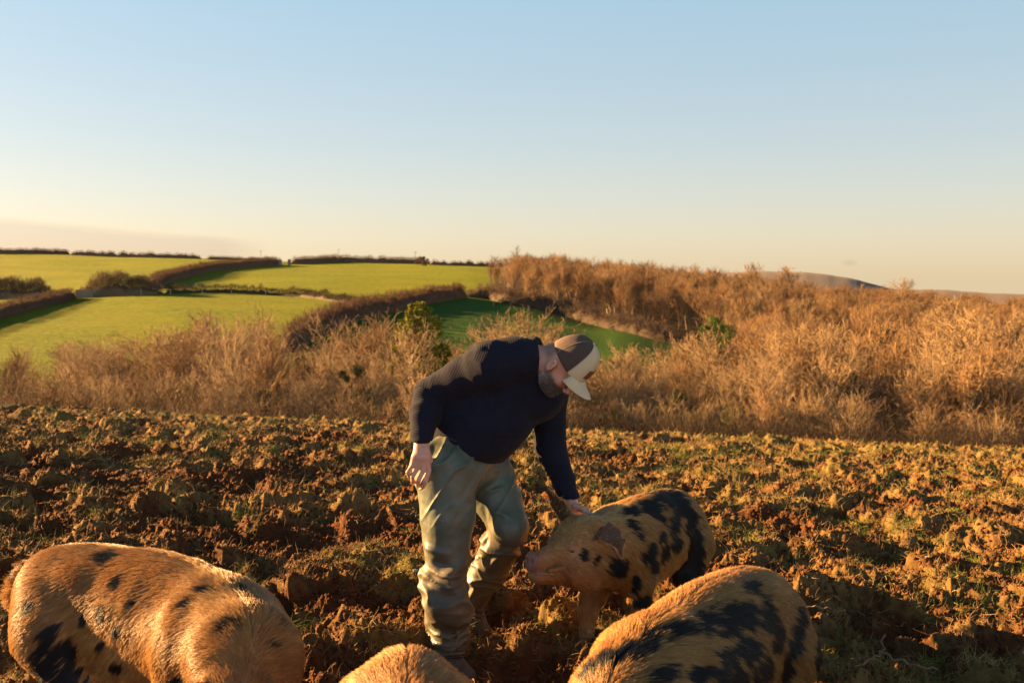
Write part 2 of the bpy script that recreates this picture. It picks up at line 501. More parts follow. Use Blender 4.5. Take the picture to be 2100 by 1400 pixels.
def grow(rn, h, stems, spread, up, levels, nchild, thick, lean=0.0, start=0.25, twig_r=0.006, droop=0.0, ratio=0.6):
    """recursive bare tree; returns (thick segs, thin segs)"""
    big, thin = [], []
    def branch(p, d, ln, r, lv):
        ns = 4 if lv == 0 else 3
        pts = [p]; q = p.copy(); dd = d.copy()
        for k in range(ns):
            dd = dd + rn.normal(0, 0.10 + 0.05 * lv, 3); dd[2] += up * 0.12 - droop * lv * 0.05
            dd /= np.linalg.norm(dd)
            q = q + dd * ln / ns; pts.append(q.copy())
            r0 = r * (1 - 0.8 * k / ns); r1 = r * (1 - 0.8 * (k + 1) / ns)
            (big if lv <= 1 else thin).append([*pts[-2], *pts[-1], max(r0, twig_r), max(r1, twig_r * 0.7)])
        if lv >= levels: return
        nch = nchild[min(lv, len(nchild) - 1)]
        for c in range(nch):
            t = start + (1 - start) * (c + rn.random()) / nch if lv == 0 else 0.15 + 0.85 * (c + rn.random()) / nch
            t = min(t, 0.999); f = t * ns; k = int(f); pt = pts[k] + (pts[k + 1] - pts[k]) * (f - k)
            ax = pts[k + 1] - pts[k]; ax = ax / np.linalg.norm(ax)
            pr = rn.normal(0, 1, 3); pr -= ax * pr.dot(ax); pr /= np.linalg.norm(pr)
            ang = spread * (0.7 + 0.6 * rn.random())
            nd = ax * math.cos(ang) + pr * math.sin(ang); nd[2] += up * 0.35
            nd /= np.linalg.norm(nd)
            ln2 = ln * ratio * (1.05 - 0.55 * (t if lv == 0 else t * 0.6)) * (0.7 + 0.5 * rn.random())
            branch(pt, nd, ln2, r * (1 - 0.75 * t) * 0.55, lv + 1)
    for s in range(stems):
        a = rn.random() * 6.283; o = (0.25 * h * 0.12 if stems > 1 else 0)
        d = np.array([math.cos(a) * (lean + 0.22 * (stems > 1)), math.sin(a) * (lean + 0.22 * (stems > 1)), 1.0]); d /= np.linalg.norm(d)
        hh = h * (0.75 + 0.25 * rn.random()) if s else h
        branch(np.array([math.cos(a) * o, math.sin(a) * o, -0.3]), d, hh * 0.92, thick * (1 if s == 0 else 0.8), 0)
    return np.array(big), np.array(thin)
def bare_proto(name, seed, kw, mtrunk, mtwig):
    rn = np.random.default_rng(seed)
    big, thin = grow(rn, **kw)
    root = bpy.data.objects.new(name, None); root.empty_display_size = 0.5
    link(root)
    V, Q = tubes(big); mesh_np('trunk', V, Q, [mtrunk], parent=root)
    V, Q = tubes(thin); mesh_np('twigs', V, Q, [mtwig], parent=root)
    return root
def copy_tree(o, parent=None):
    c = o.copy(); COL.objects.link(c); c.parent = parent
    for ch in o.children: copy_tree(ch, c)
    return c
def kill(root):
    for ch in list(root.children): bpy.data.objects.remove(ch)
    bpy.data.objects.remove(root)
def place(proto, used, loc, rz, sc, sz=None):
    if proto.name in used: o = copy_tree(proto)
    else: o = proto; used.add(proto.name)
    o.location = loc; o.rotation_euler = (0, 0, rz); o.scale = (sc, sc, sz if sz else sc)
    return o
def leaves_np(rn, centers, rad, n, size, flat=1.0):
    """n leaf-sized quads scattered in spheres"""
    ci = rn.integers(0, len(centers), n)
    d = rn.normal(0, 1, (n, 3)); d /= np.linalg.norm(d, axis=1, keepdims=True)
    p = np.asarray(centers)[ci] + d * (np.asarray(rad)[ci][:, None] * rn.random((n, 1)) ** 0.4) * np.array([1, 1, flat])
    a = rn.normal(0, 1, (n, 3)); a += d * 0.4; a /= np.linalg.norm(a, axis=1, keepdims=True)
    b = np.cross(a, rn.normal(0, 1, (n, 3))); b /= np.linalg.norm(b, axis=1, keepdims=True)
    s = size * (0.6 + 0.8 * rn.random((n, 1)))
    V = np.stack([p - a * s, p - b * s * 0.5, p + a * s, p + b * s * 0.5], 1).reshape(-1, 3)
    return V, np.arange(n * 4).reshape(-1, 4)
# ------------------------------------------------------------------ vegetation
TOPX = [-300, 0, 100, 200, 290, 340, 420, 520, 580, 650, 720, 770, 850, 950, 1050, 1100, 1200, 1290, 1400, 1450, 1560, 1640, 1700, 1800, 1900, 2000, 2100, 2500]
TOPY = [735, 735, 715, 690, 700, 668, 652, 662, 705, 695, 660, 668, 700, 705, 668, 700, 708, 716, 728, 706, 680, 690, 668, 690, 690, 665, 668, 665]
def zone(px):
    for lim, t in ((60, 'at the left edge'), (190, 'under the short dark hedge'), (330, 'under the left of the sunlit field'), (450, 'in the tall clump below the sunlit field'), (590, 'right of the tall clump'), (700, 'under the lower end of the mid hedge'), (800, 'left of the pine'), (930, 'round the foot of the pine'), (1060, 'above the back of the man'), (1160, 'behind the neck of the man'), (1250, 'behind the cap'), (1340, 'just right of the cap'), (1440, 'near the tip of the shaded field'), (1540, 'round the pale forked tree'), (1640, 'right of the pale forked tree'), (1740, 'under the pale golden upright tree'), (1840, 'below the lone skyline tree'), (1960, 'below the low far ridge'), (2060, 'near the right edge')):
        if px < lim: return t
    return 'at the right edge'
TA = ['straw', 'rust', 'straw', 'brown', 'straw', 'rust']
ROWN = ['front row', 'second row', 'third row', 'fourth row', 'fifth row', 'back row']
def build_thicket():
    rn = np.random.default_rng(11)
    protos = []
    specs = [
     ('bare_shrub', dict(h=5.0, stems=5, spread=0.60, up=0.28, levels=3, nchild=[9, 6, 3], thick=0.055, start=0.22, twig_r=0.010), 'bark_pale', 'twig_straw'),
     ('bare_shrub', dict(h=5.0, stems=7, spread=0.65, up=0.22, levels=3, nchild=[8, 5, 3], thick=0.045, start=0.15, twig_r=0.010), 'bark_brown', 'twig_rust'),
     ('bare_shrub', dict(h=5.0, stems=4, spread=0.50, up=0.45, levels=3, nchild=[11, 6, 3], thick=0.05, start=0.2, twig_r=0.009), 'bark_pale', 'twig_straw'),
     ('bare_shrub', dict(h=5.0, stems=6, spread=0.75, up=0.15, levels=3, nchild=[8, 6, 3], thick=0.045, start=0.1, twig_r=0.010), 'bark_brown', 'twig_brown'),
     ('bare_sapling', dict(h=5.0, stems=1, spread=0.70, up=0.4, levels=3, nchild=[24, 8, 3], thick=0.10, start=0.25, twig_r=0.012), 'bark_pale', 'twig_straw'),
     ('bare_sapling', dict(h=5.0, stems=2, spread=0.55, up=0.5, levels=3, nchild=[18, 8, 3], thick=0.09, start=0.3, twig_r=0.011), 'bark_pale', 'twig_rust'),
    ]
    for k, (nm, kw, a, b) in enumerate(specs):
        protos.append(bare_proto(nm, 40 + k, kw, MAT[a], MAT[b]))
    used = set()
    items = []
    NX, NYr = 50, 6
    for j in range(NYr):
        for i in range(NX):
            px = -420 + (i + rn.random() + 0.5 * (j % 2)) * 2760 / NX
            d = 45 + 6.2 * (j + rn.random()) + (4.0 if px > 1150 and j < 2 else 0)
            items.append((px, d, j))
    items.sort(key=lambda t: t[1])
    for px, d, j in items:
        # leave the gap where the pine stands
        x = (px - 1050) / F * d
        z = float(base_z(np.array([x]), np.array([d]))[0])
        top = np.interp(px, TOPX, TOPY)
        H = P(px, top, d).z - z
        patch = math.sin(px * 0.021 + 1.3) + 0.7 * math.sin(px * 0.0083 + d * 0.21)
        fac = [0.55, 0.68, 0.80, 0.88, 0.93, 0.95][j] * (0.80 + 0.30 * rn.random())
        if rn.random() < 0.09: fac *= 1.12
        if abs(px - 862) < 60 and d > 60: fac *= 0.75
        if abs(px - 862) < 60 and d <= 60: fac *= 1.12
        H = max(H * fac, 2.0)
        u = rn.random()
        if u < 0.26: pr = protos[4]
        elif u < 0.46: pr = protos[5]
        elif patch > 0.5: pr = protos[1 if u < 0.7 else 3]
        elif patch < -0.5: pr = protos[2 if u < 0.6 else 0]
        else: pr = protos[int(rn.integers(0, 4))]
        o = place(pr, used, (x, d, z), rn.random() * 6.283, H / 5.0 * (0.92 + 0.25 * rn.random()), H / 5.0)
        b = pr.name.split('.')[0]
        tn = {0: 'pale straw coloured twigs', 1: 'rust brown twigs', 2: 'pale straw coloured twigs', 3: 'dull brown twigs', 4: 'pale straw coloured twigs', 5: 'rust brown twigs'}[protos.index(pr)]
        if b == 'bare_shrub':
            hw = 'low ' if fac < .62 else ('tall ' if fac > .92 else '')
            tag(o, '%sbare %s shrub, %s of thicket, %s' % (hw, TA[protos.index(pr)], ROWN[j], zone(px)), 'shrub', 'leafless shrubs with %s in the thicket' % tn)
        else:
            tag(o, 'slender bare %s tree, %s of thicket, %s' % (TA[protos.index(pr)], ROWN[j], zone(px)), 'tree', 'leafless young trees with %s in the thicket' % tn)
    for p in protos:
        if p.name not in used: kill(p)
    # brushwood at the foot of the thicket
    n = 48000
    d = 42 + 38 * rn.random(n); px = -200 + 2500 * rn.random(n)
    nf = n // 2; d[:nf] = 42 + 8 * rn.random(nf); px[:nf] = np.where(rn.random(nf) < .75, 1080 + 1250 * rn.random(nf), px[:nf])  # dense dark band added at front right to imitate shade at the foot
    x = (px - 1050) / F * d; z = base_z(x, d)
    ln = 0.6 + 2.2 * rn.random(n) ** 1.3
    a = np.stack([x, d, z - 0.1], 1); dr = rn.normal(0, 0.35, (n, 3)); dr[:, 2] = 1
    m = a + dr * ln[:, None] * 0.5; b = m + (dr + rn.normal(0, 0.4, (n, 3))) * ln[:, None] * 0.5
    s = np.concatenate([np.hstack([a, m, np.full((n, 1), .016), np.full((n, 1), .011)]), np.hstack([m, b, np.full((n, 1), .011), np.full((n, 1), .005)])])
    V, Q = tubes(s)
    tag(mesh_np('brushwood', V, Q, [MAT['brush']]), 'tangle of low brown brushwood and brambles under the thicket', 'undergrowth', kind='stuff')

def wzone(px):
    for lim, t in ((1080, 'at its left end'), (1160, 'above the middle of the shaded field'), (1240, 'above the cap'), (1330, 'above the shaded field'), (1440, 'above the tip of shaded field'), (1540, 'under the left lone skyline tree'), (1640, 'under the right lone skyline tree'), (1760, 'under the moor'), (1880, 'under the dark skyline tree'), (2000, 'under the low far ridge'), (2100, 'beside the right edge')):
        if px < lim: return t
    return 'just beyond the right edge'
def build_wood():
    rn = np.random.default_rng(23)
    specs = [
     (dict(h=10.0, stems=1, spread=0.50, up=0.6, levels=3, nchild=[20, 8, 4], thick=0.16, start=0.2, twig_r=0.022), 'bark_grey', 'twig_rust', 'rust brown twigs'),
     (dict(h=10.0, stems=2, spread=0.50, up=0.6, levels=3, nchild=[15, 8, 4], thick=0.15, start=0.15, twig_r=0.022), 'bark_grey', 'twig_rust', 'rust brown twigs'),
     (dict(h=10.0, stems=1, spread=0.75, up=0.5, levels=3, nchild=[20, 9, 4], thick=0.18, start=0.25, twig_r=0.032), 'bark_pale', 'twig_straw', 'pale golden twigs'),
     (dict(h=10.0, stems=3, spread=0.46, up=0.65, levels=3, nchild=[13, 7, 4], thick=0.13, start=0.15, twig_r=0.022), 'bark_brown', 'twig_red', 'reddish brown twigs'),
     (dict(h=10.0, stems=2, spread=0.52, up=0.6, levels=3, nchild=[15, 8, 4], thick=0.16, start=0.15, twig_r=0.022), 'bark_grey', 'twig_red', 'reddish brown twigs'),
    ]
    protos = [bare_proto('bare_tree', 140 + k, kw, MAT[a], MAT[b]) for k, (kw, a, b, c) in enumerate(specs)]
    used = set()
    # candidate positions on a jittered grid in the wood
    pts = []
    step = 7.2
    yy = 84.0
    while yy < 440:
        st = step * (0.85 + yy / 900)
        xx = -30.0
        while xx < yy * 0.68:
            x = xx + (rn.random() - .5) * st; y = yy + (rn.random() - .5) * st
            xx += st
            px = 1050 + x / y * F
            if px < 985 or px > 2420: continue
            lim = np.interp(px, [985, 1000, 1060, 1140, 1250, 1340, 1430, 1480, 1540, 1600], [238, 231, 215, 209, 203, 196, 187, 153, 108, 84])
            if y < lim: continue
            if px < 1100 and y > 235 + (px - 985) * 1.9: continue
            pts.append((x, y, px))
        yy += st
    pts.sort(key=lambda t: t[1])
    vis = pts[:290]; rest = pts[290:]
    print('wood trees', len(pts))
    for x, y, px in vis:
        z = float(base_z(np.array([x]), np.array([y]))[0])
        H = (7.0 + 3.4 * rn.random()) * (0.8 if y < 110 else 1) * np.interp(px, [1000, 1120], [0.7, 1])
        k = int(rn.choice(5, p=[.3, .22, .2, .16, .12]))
        pr = protos[k]
        o = place(pr, used, (x, y, z), rn.random() * 6.283, H / 10 * (0.9 + 0.3 * rn.random()), H / 10)
        dz = 'front' if y < 115 else ('lower part' if y < 150 else ('middle' if y < 195 else 'upper part'))
        tag(o, '%s %s tree, %s of wood, %s' % ('shorter bare' if H < 8.5 else 'taller bare', specs[k][3].replace(' twigs', ''), dz, wzone(px)), 'tree', 'leafless trees with %s in the hillside wood' % specs[k][3])
    # the far part of the wood: one mass
    Vs, Qs = [], []; off = 0
    lows = []
    for k in range(4):
        big, thin = grow(np.random.default_rng(300 + k), 10.0, 2, 0.5, 0.6, 2, [16, 9], 0.16, start=0.15, twig_r=0.05, ratio=0.7)
        lows.append(tubes(np.concatenate([big, thin])))
    for x, y, px in rest:
        z = float(base_z(np.array([x]), np.array([y]))[0])
        H = np.interp(px, [1000, 1100, 1250, 1420, 1600, 2000], [4.2, 5.0, 7.6, 8.6, 9.2, 6.5]) * (0.8 + 0.4 * rn.random())
        V, Q = lows[int(rn.integers(0, 4))]
        a = rn.random() * 6.283; c, s = math.cos(a), math.sin(a)
        V2 = np.stack([(V[:, 0] * c - V[:, 1] * s) * H / 8.5, (V[:, 0] * s + V[:, 1] * c) * H / 8.5, V[:, 2] * H / 10], 1) + np.array([x, y, z])
        Vs.append(V2); Qs.append(Q + off); off += len(V)
    tag(mesh_np('far_wood', np.concatenate(Vs), np.concatenate(Qs), [MAT['twig_far']]), 'dense mass of leafless brown trees along the top of the wooded hillside', 'woodland', kind='stuff')
    # a few taller trees that stand out
    kill_names = [p for p in protos if p.name not in used]
    for k, (px, d, h, w, pi, lab) in enumerate([
        (1555, 400, 14.5, 1.0, 2, 'left one of two lone bare trees standing above the wood against the sky'),
        (1612, 400, 14.5, 1.1, 2, 'right one of two lone bare trees standing above the wood against the sky'),
        (1838, 330, 12.5, 1.1, 2, 'tall dark lone bare tree on the skyline between the moor and the low ridge'),
        (1690, 92, 8.4, 1.0, 2, 'pale golden bare tree with an upright trunk in front of the wood'),
        (1490, 74, 7.4, 1.0, 2, 'pale forked bare tree catching the sun in the right part of the thicket'),
        (1925, 150, 12, 1.1, 2, 'golden round crowned bare tree standing out below the low ridge'),
        (2060, 125, 11, 1.2, 2, 'large golden bare tree at the right edge of the wood')]):
        x = (px - 1050) / F * d; z = float(base_z(np.array([x]), np.array([d]))[0])
        o = copy_tree(protos[pi]); o.location = (x, d, z); o.rotation_euler.z = k * 1.7; o.scale = (h / 10 * w, h / 10 * w, h / 10)
        tag(o, lab, 'tree'); 
        if 'group' in o: del o['group']
    for p in kill_names: kill(p)

def hedge(name, pts, h, label, w=1.6, cat='hedge', dens=70, mt='twig_hedge', seed=0, vary=0.35, tall=None, core=0.72, px=True):
    rn = np.random.default_rng(900 + seed)
    B = [hit(*p) for p in pts] if px else [Vector(p) for p in pts]
    B = np.array([list(b) for b in B])
    seg = np.linalg.norm(np.diff(B[:, :2], axis=0), axis=1); s = np.concatenate([[0], np.cumsum(seg)]); L = s[-1]
    def at(t): return np.stack([np.interp(t, s, B[:, 0]), np.interp(t, s, B[:, 1])], 1)
    def hh(t):
        e = np.clip(np.minimum(t, L - t) / (w * 1.2), 0.0, 1) ** 0.5
        hv = h if tall is None else np.interp(t / L, np.linspace(0, 1, len(tall)), tall)
        return hv * (1 + vary * (noise2(t / 3.0, t * 0 + seed, 3) + 0.6 * noise2(t / 0.9, t * 0 + seed, 4))) * (0.35 + 0.65 * e)
    # solid core: a lumpy bank of branches
    n = max(8, int(L / 0.8)); t = np.linspace(0, L, n); c = at(t)
    T = np.gradient(c, axis=0); T /= np.linalg.norm(T, axis=1, keepdims=True); Nn = np.stack([-T[:, 1], T[:, 0]], 1)
    H = hh(t) * core; K = 9; V = []
    gz = base_z(c[:, 0], c[:, 1])
    for k in range(K):
        a = math.pi * k / (K - 1)
        lum = 1 + 0.3 * noise2(t / 1.1, t * 0 + k * 1.7 + seed, 8)
        off = math.cos(a) * w * 0.5 * lum; zz = math.sin(a) ** 0.6 * H * (1 + 0.12 * noise2(t / 0.8, t * 0 + k + seed, 9))
        V.append(np.stack([c[:, 0] + Nn[:, 0] * off, c[:, 1] + Nn[:, 1] * off, gz - 0.2 + zz], 1))
    V = np.concatenate(V); i = (np.arange(K - 1)[:, None] * n + np.arange(n - 1)[None, :]).ravel()
    Q = np.stack([i, i + 1, i + n + 1, i + n], 1)
    root = empty(name, (B[len(B) // 2]))
    org = B[len(B) // 2]
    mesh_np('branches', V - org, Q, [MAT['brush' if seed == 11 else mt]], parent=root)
    m = int(L * dens)
    t = rn.random(m) * L; c = at(t); off = (rn.random(m) - .5) * w * 1.15
    T = at(np.minimum(t + 1, L)) - at(np.maximum(t - 1, 0)); T /= np.linalg.norm(T, axis=1, keepdims=True)
    p = np.stack([c[:, 0] - T[:, 1] * off, c[:, 1] + T[:, 0] * off], 1)
    H = hh(t); f = rn.random(m) ** 0.6
    zz = base_z(p[:, 0], p[:, 1]) + H * f * 0.85
    a = np.stack([p[:, 0], p[:, 1], zz], 1)
    dr = rn.normal(0, 0.45, (m, 3)); dr[:, 2] = np.abs(dr[:, 2]) + 0.7
    ln = (0.25 + 0.3 * rn.random(m)) * np.clip(H / 2.2, 0.6, 1.6)
    b = a + dr * ln[:, None]
    sg = np.hstack([a, b, np.full((m, 1), .03), np.full((m, 1), .008)])
    V, Q = tubes(sg)
    mesh_np('twigs', V - org, Q, [MAT[mt]], parent=root)
    return tag(root, label, cat)

def build_hedges():
    hedge('hedge', [(590, 722), (622, 700), (660, 680), (705, 662), (760, 645), (850, 627), (905, 617), (950, 610)], 3.3, 'thick brown hedge climbing between the yellow green field and the shaded green field', w=2.0, seed=1, dens=110)
    hedge('hedge', [(-500, 760), (-300, 722), (-160, 692), (-60, 668), (0, 652), (75, 632), (148, 612)], 2.4, 'dark brown clipped hedge at the left above the large sunlit field', w=2.0, seed=3, dens=90, vary=0.15)
    hedge('hedge', [(340, 603), (400, 600), (470, 600), (540, 604), (620, 609), (700, 621), (752, 634)], 1.7, 'low gappy brown hedge with posts between the two middle fields', w=1.3, seed=4, vary=0.6, dens=110, core=0.5, mt='brush')
    hedge('scrub', [(165, 608), (215, 606), (270, 604), (330, 602)], 4, 'tall reddish brown scrub behind the low grey stone wall', w=4, seed=5, cat='scrub', core=.42, tall=[2.8, 4.4, 4.8, 3.8, 3.0], dens=420, mt='twig_brown', vary=0.3)
    hedge('scrub', [(-60, 612), (0, 610), (60, 609), (108, 607)], 4, 'brown scrub at the left edge above the short dark hedge', w=4, seed=6, cat='scrub', tall=[3.6, 4.4, 3.6, 3.2], dens=380, core=.42, mt='twig_brown', vary=0.5)
    hedge('hedge', [(312, 592), (345, 577), (385, 566), (430, 556), (480, 550), (530, 546), (572, 543)], 3.0, 'curving dark hedge climbing to the stone gateway on the upper field', w=2.4, seed=7, dens=90, vary=0.2)
    hedge('hedge', [(598, 542), (650, 540), (700, 538), (780, 538), (878, 541)], 3.0, 'long dark hedge along the crest to the right of the stone gateway', w=2.4, seed=8, dens=90, vary=0.25)
    hedge('hedge', [(882, 543), (940, 545), (1000, 547), (1068, 550)], 2.0, 'thin gappy skyline hedge between the crest bush and the wood', w=1.2, seed=9, dens=60, vary=0.5)
    hedge('hedge', [(-700, 516), (-260, 519), (0, 520.5), (70, 521), (140, 522.5)], 2.5, 'taller skyline hedge at the far left edge', w=2, seed=10, dens=80, vary=0.35)
    hedge('hedge', [(146, 523), (200, 525), (300, 528.2), (412, 531)], 2.1, 'lower skyline hedge behind the far left field', w=2, seed=12, dens=70, vary=0.5)
    hedge('hedge', [(425, 532), (480, 533), (560, 536)], 1.5, 'short thin skyline hedge left of the stone gateway', w=1.6, seed=13, dens=70, vary=0.5)
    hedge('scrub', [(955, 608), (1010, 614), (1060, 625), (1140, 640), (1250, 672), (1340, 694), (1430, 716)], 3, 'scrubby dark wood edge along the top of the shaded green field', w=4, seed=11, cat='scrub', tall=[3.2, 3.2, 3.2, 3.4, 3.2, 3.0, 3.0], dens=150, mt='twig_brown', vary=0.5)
    # bush and little trees on the crest
    rn = np.random.default_rng(5)
    def blob(name, px, py, n, rr, h, lab, mt, sz, cat='bush', trunk=True, spread=1.0):
        g = hit(px, py); root = empty(name, g)
        cs, rs = [], []
        for k in range(n):
            a = rn.random() * 6.28; f = rn.random()
            zz = h * (0.3 + 0.62 * f)
            w = rr * spread * (1 - 0.55 * abs(f - .25)) * rn.random() ** .5
            cs.append((math.cos(a) * w, math.sin(a) * w, zz)); rs.append(rr * (0.16 + 0.14 * rn.random()))
        V, Q = leaves_np(rn, np.array(cs), np.array(rs), n * 130, sz)
        mesh_np('crown', V, Q, [MAT[mt]], parent=root)
        sg = [[0, 0, -0.4, 0, 0, h * .5, h * .03, h * .02]]
        for c in cs: sg.append([0, 0, h * .25 + rn.random() * h * .2, *c, h * .012, h * .005])
        V, Q = tubes(sg); mesh_np('trunk', V, Q, [MAT['bark_brown']], parent=root)
        return tag(root, lab, cat)
    def blob_at(name, px, py_top, d, h, rr, n, lab, mt, sz, cat='bush', spread=1.0, rk=1.0):
        x = (px - 1050) / F * d; z = float(base_z(np.array([x]), np.array([d]))[0])
        top = P(px, py_top, d).z; H = top - z
        root = empty(name, (x, d, z)); cs, rs = [], []
        for k in range(n):
            a = rn.random() * 6.28; f = rn.random()
            zz = H - h + h * (0.04 + 0.93 * f)
            w = rr * spread * (math.sin(math.pi * min(1, 0.25 + 0.72 * f)) ** .6) * (0.35 + .65 * rn.random() ** .5)
            cs.append((math.cos(a) * w, math.sin(a) * w, zz)); rs.append(rr * rk * (0.13 + 0.12 * rn.random()))
        V, Q = leaves_np(rn, np.array(cs), np.array(rs), int(n * 150 * rk * (2.2 if rk > 1 else 1)), sz)
        mesh_np('crown', V, Q, [MAT[mt]], parent=root)
        sg = [[0, 0, -0.4, 0, 0, H * .8, H * .018, H * .01]]
        for c in cs: sg.append([0, 0, max(0.2, c[2] - h * .35), *c, .03, .012])
        V, Q = tubes(sg); mesh_np('trunk', V, Q, [MAT['bark_brown']], parent=root)
        return tag(root, lab, cat)
    blob_at('crest_bush', 866, 527, 372, 3.2, 3.0, 26, 'dark bush on the crest where the long hedge ends', 'twig_brown', 0.13, rk=.9)
    blob_at('pine_tree', 862, 616, 61, 5.4, 1.6, 190, 'evergreen pine with golden green clumps above the thicket', 'leaf_pine', 0.07, 'tree', rk=.60, spread=1.15)
    for px, py, d, h, r, n, lab, mt in [
        (1742, 762, 60, 2.9, 0.95, 22, 'dark ivy covered tree with upright green top in the right of the thicket', 'leaf_ivy'),
        (1250, 836, 50, 1.6, 0.75, 15, 'small green holly bush at the foot of the thicket right of the man', 'leaf_green'),
        (1474, 655, 128, 3.6, 2.2, 22, 'bright yellow green bush low in the middle of the wood', 'leaf_green'),
        (1812, 672, 100, 3.8, 1.5, 18, 'dark evergreen bush standing between wood and thicket on the right', 'leaf_ivy'),
        (1505, 845, 50, 2.2, 1.1, 18, 'dark green ivy clump under the pale forked tree', 'leaf_ivy'),
        (520, 800, 54, 1.6, 1.2, 15, 'olive green bramble clump low in the left part of the thicket', 'leaf_olive'),
        (720, 752, 54, 2.2, 0.9, 15, 'olive green bush among straw coloured twigs below the mid hedge', 'leaf_olive'),
        (2010, 760, 58, 2.6, 1.1, 18, 'dark green bush at the far right of the thicket', 'leaf_olive'),
        (1385, 800, 54, 2.4, 0.9, 15, 'olive green clump behind and right of the cap', 'leaf_olive')]:
        blob_at('evergreen_bush', px, py, d, h, r, n, lab, mt, 0.035 if d < 90 else 0.075, rk=1.7)
    # posts along the edge of the shaded field and the low hedge
    def post(px, py, h, lab, grp, r=0.07, nm='fence_post'):
        g = hit(px, py)
        V, Q = tubes([[0, 0, -.3, 0, 0, h, r, r * .9]]); V2 = np.array([[0, 0, h + .04]])
        o = mesh_np(nm, V, Q, [MAT['post']], smooth=False, tri=[(3, 4, 5)]); o.location = g
        tag(o, lab, 'post', grp)
    for k, (px, py) in enumerate([(1012, 628), (1047, 634), (1085, 640), (1120, 646), (1160, 655), (1205, 668), (1260, 683), (1320, 698), (1372, 710)]):
        post(px, py, 1.3, 'pale wooden fence post beside the scrub along the shaded green field', 'fence posts along the shaded green field')
    for k, (px, py) in enumerate([(290, 606), (350, 606), (415, 603), (475, 604), (545, 608), (600, 612), (645, 617), (685, 624), (705, 628)]):
        post(px, py, 1.2, 'pale wooden fence post in front of the low gappy hedge', 'fence posts along the low gappy hedge')
    for px, py, h, lab in [(695, 539, 5.6, 'thin power pole on the crest, the tallest on the skyline'), (535, 534, 4.4, 'thin power pole on the skyline left of the stone gateway'), (852, 540, 5.2, 'thin power pole beside the crest bush')]:
        g = hit(px, py); root = empty('utility_pole', g)
        V, Q = tubes([[0, 0, -.5, 0, 0, h, .11, .07]]); mesh_np('pole', V, Q, [MAT['bark_brown']], parent=root)
        V, Q = tubes([[-.7, 0, h - .5, .7, 0, h - .5, .05, .05]]); mesh_np('crossarm', V, Q, [MAT['bark_brown']], parent=root)
        tag(root, lab, 'pole')
    # stone gateway on the crest, ruin by the scrub
    def stone_wall(name, px, py, l, h, w, rz, lab, cat, gap=True):
        g = hit(px, py); root = empty(name, g, rz)
        parts = [('gate_pier', -l / 2, 1.0), ('gate_pier', l / 2, 1.0)] if gap else [('wall', 0, l)]
        for nm, ox, ww in parts:
            V, Q = box_np(ww, w, h + .4, 6, 3, 6); V = V + np.array([ox, 0, h / 2 - .2])
            V += 0.06 * np.stack([noise3(V * 2 + 5, k) for k in range(3)], 1)
            mesh_np(nm, V, Q, [MAT['stone']], smooth=False, parent=root)
        if gap:
            sg = [[-l / 2 + .5, 0, z, l / 2 - .5, 0, z, .05, .05] for z in (.35, .65, .95, 1.25)] + [[-l / 2 + .5, 0, .3, l / 2 - .5, 0, 1.25, .04, .04]]
            V, Q = tubes(sg); mesh_np('gate', V, Q, [MAT['post']], parent=root)
        tag(root, lab, cat)
    stone_wall('stone_gateway', 584, 545, 3.2, 2.3, .9, 0.1, 'pale stone gateway in the gap between the crest hedges', 'gateway')
    stone_wall('stone_wall', 186, 609, 5.5, 1.5, .6, 0.15, 'low grey stone wall at the end of the reddish scrub', 'wall', gap=False)
def box_np(sx, sy, sz, nx=1, ny=1, nz=1):
    Vs, Qs = [], []; off = 0
    for ax in range(3):
        for sg in (-1, 1):
            n = [nx, ny, nz]; u, v = [a for a in range(3) if a != ax]
            U, W = np.meshgrid(np.linspace(-.5, .5, n[u] + 1), np.linspace(-.5, .5, n[v] + 1), indexing='ij')
            p = np.zeros((U.size, 3)); p[:, u] = U.ravel(); p[:, v] = W.ravel(); p[:, ax] = sg * .5
            i = (np.arange(n[u])[:, None] * (n[v] + 1) + np.arange(n[v])[None, :]).ravel()
            q = np.stack([i, i + 1, i + n[v] + 2, i + n[v] + 1], 1)
            if (sg > 0) == (ax != 1): q = q[:, ::-1]
            Vs.append(p); Qs.append(q + off); off += len(p)
    return np.concatenate(Vs) * np.array([sx, sy, sz]), np.concatenate(Qs)

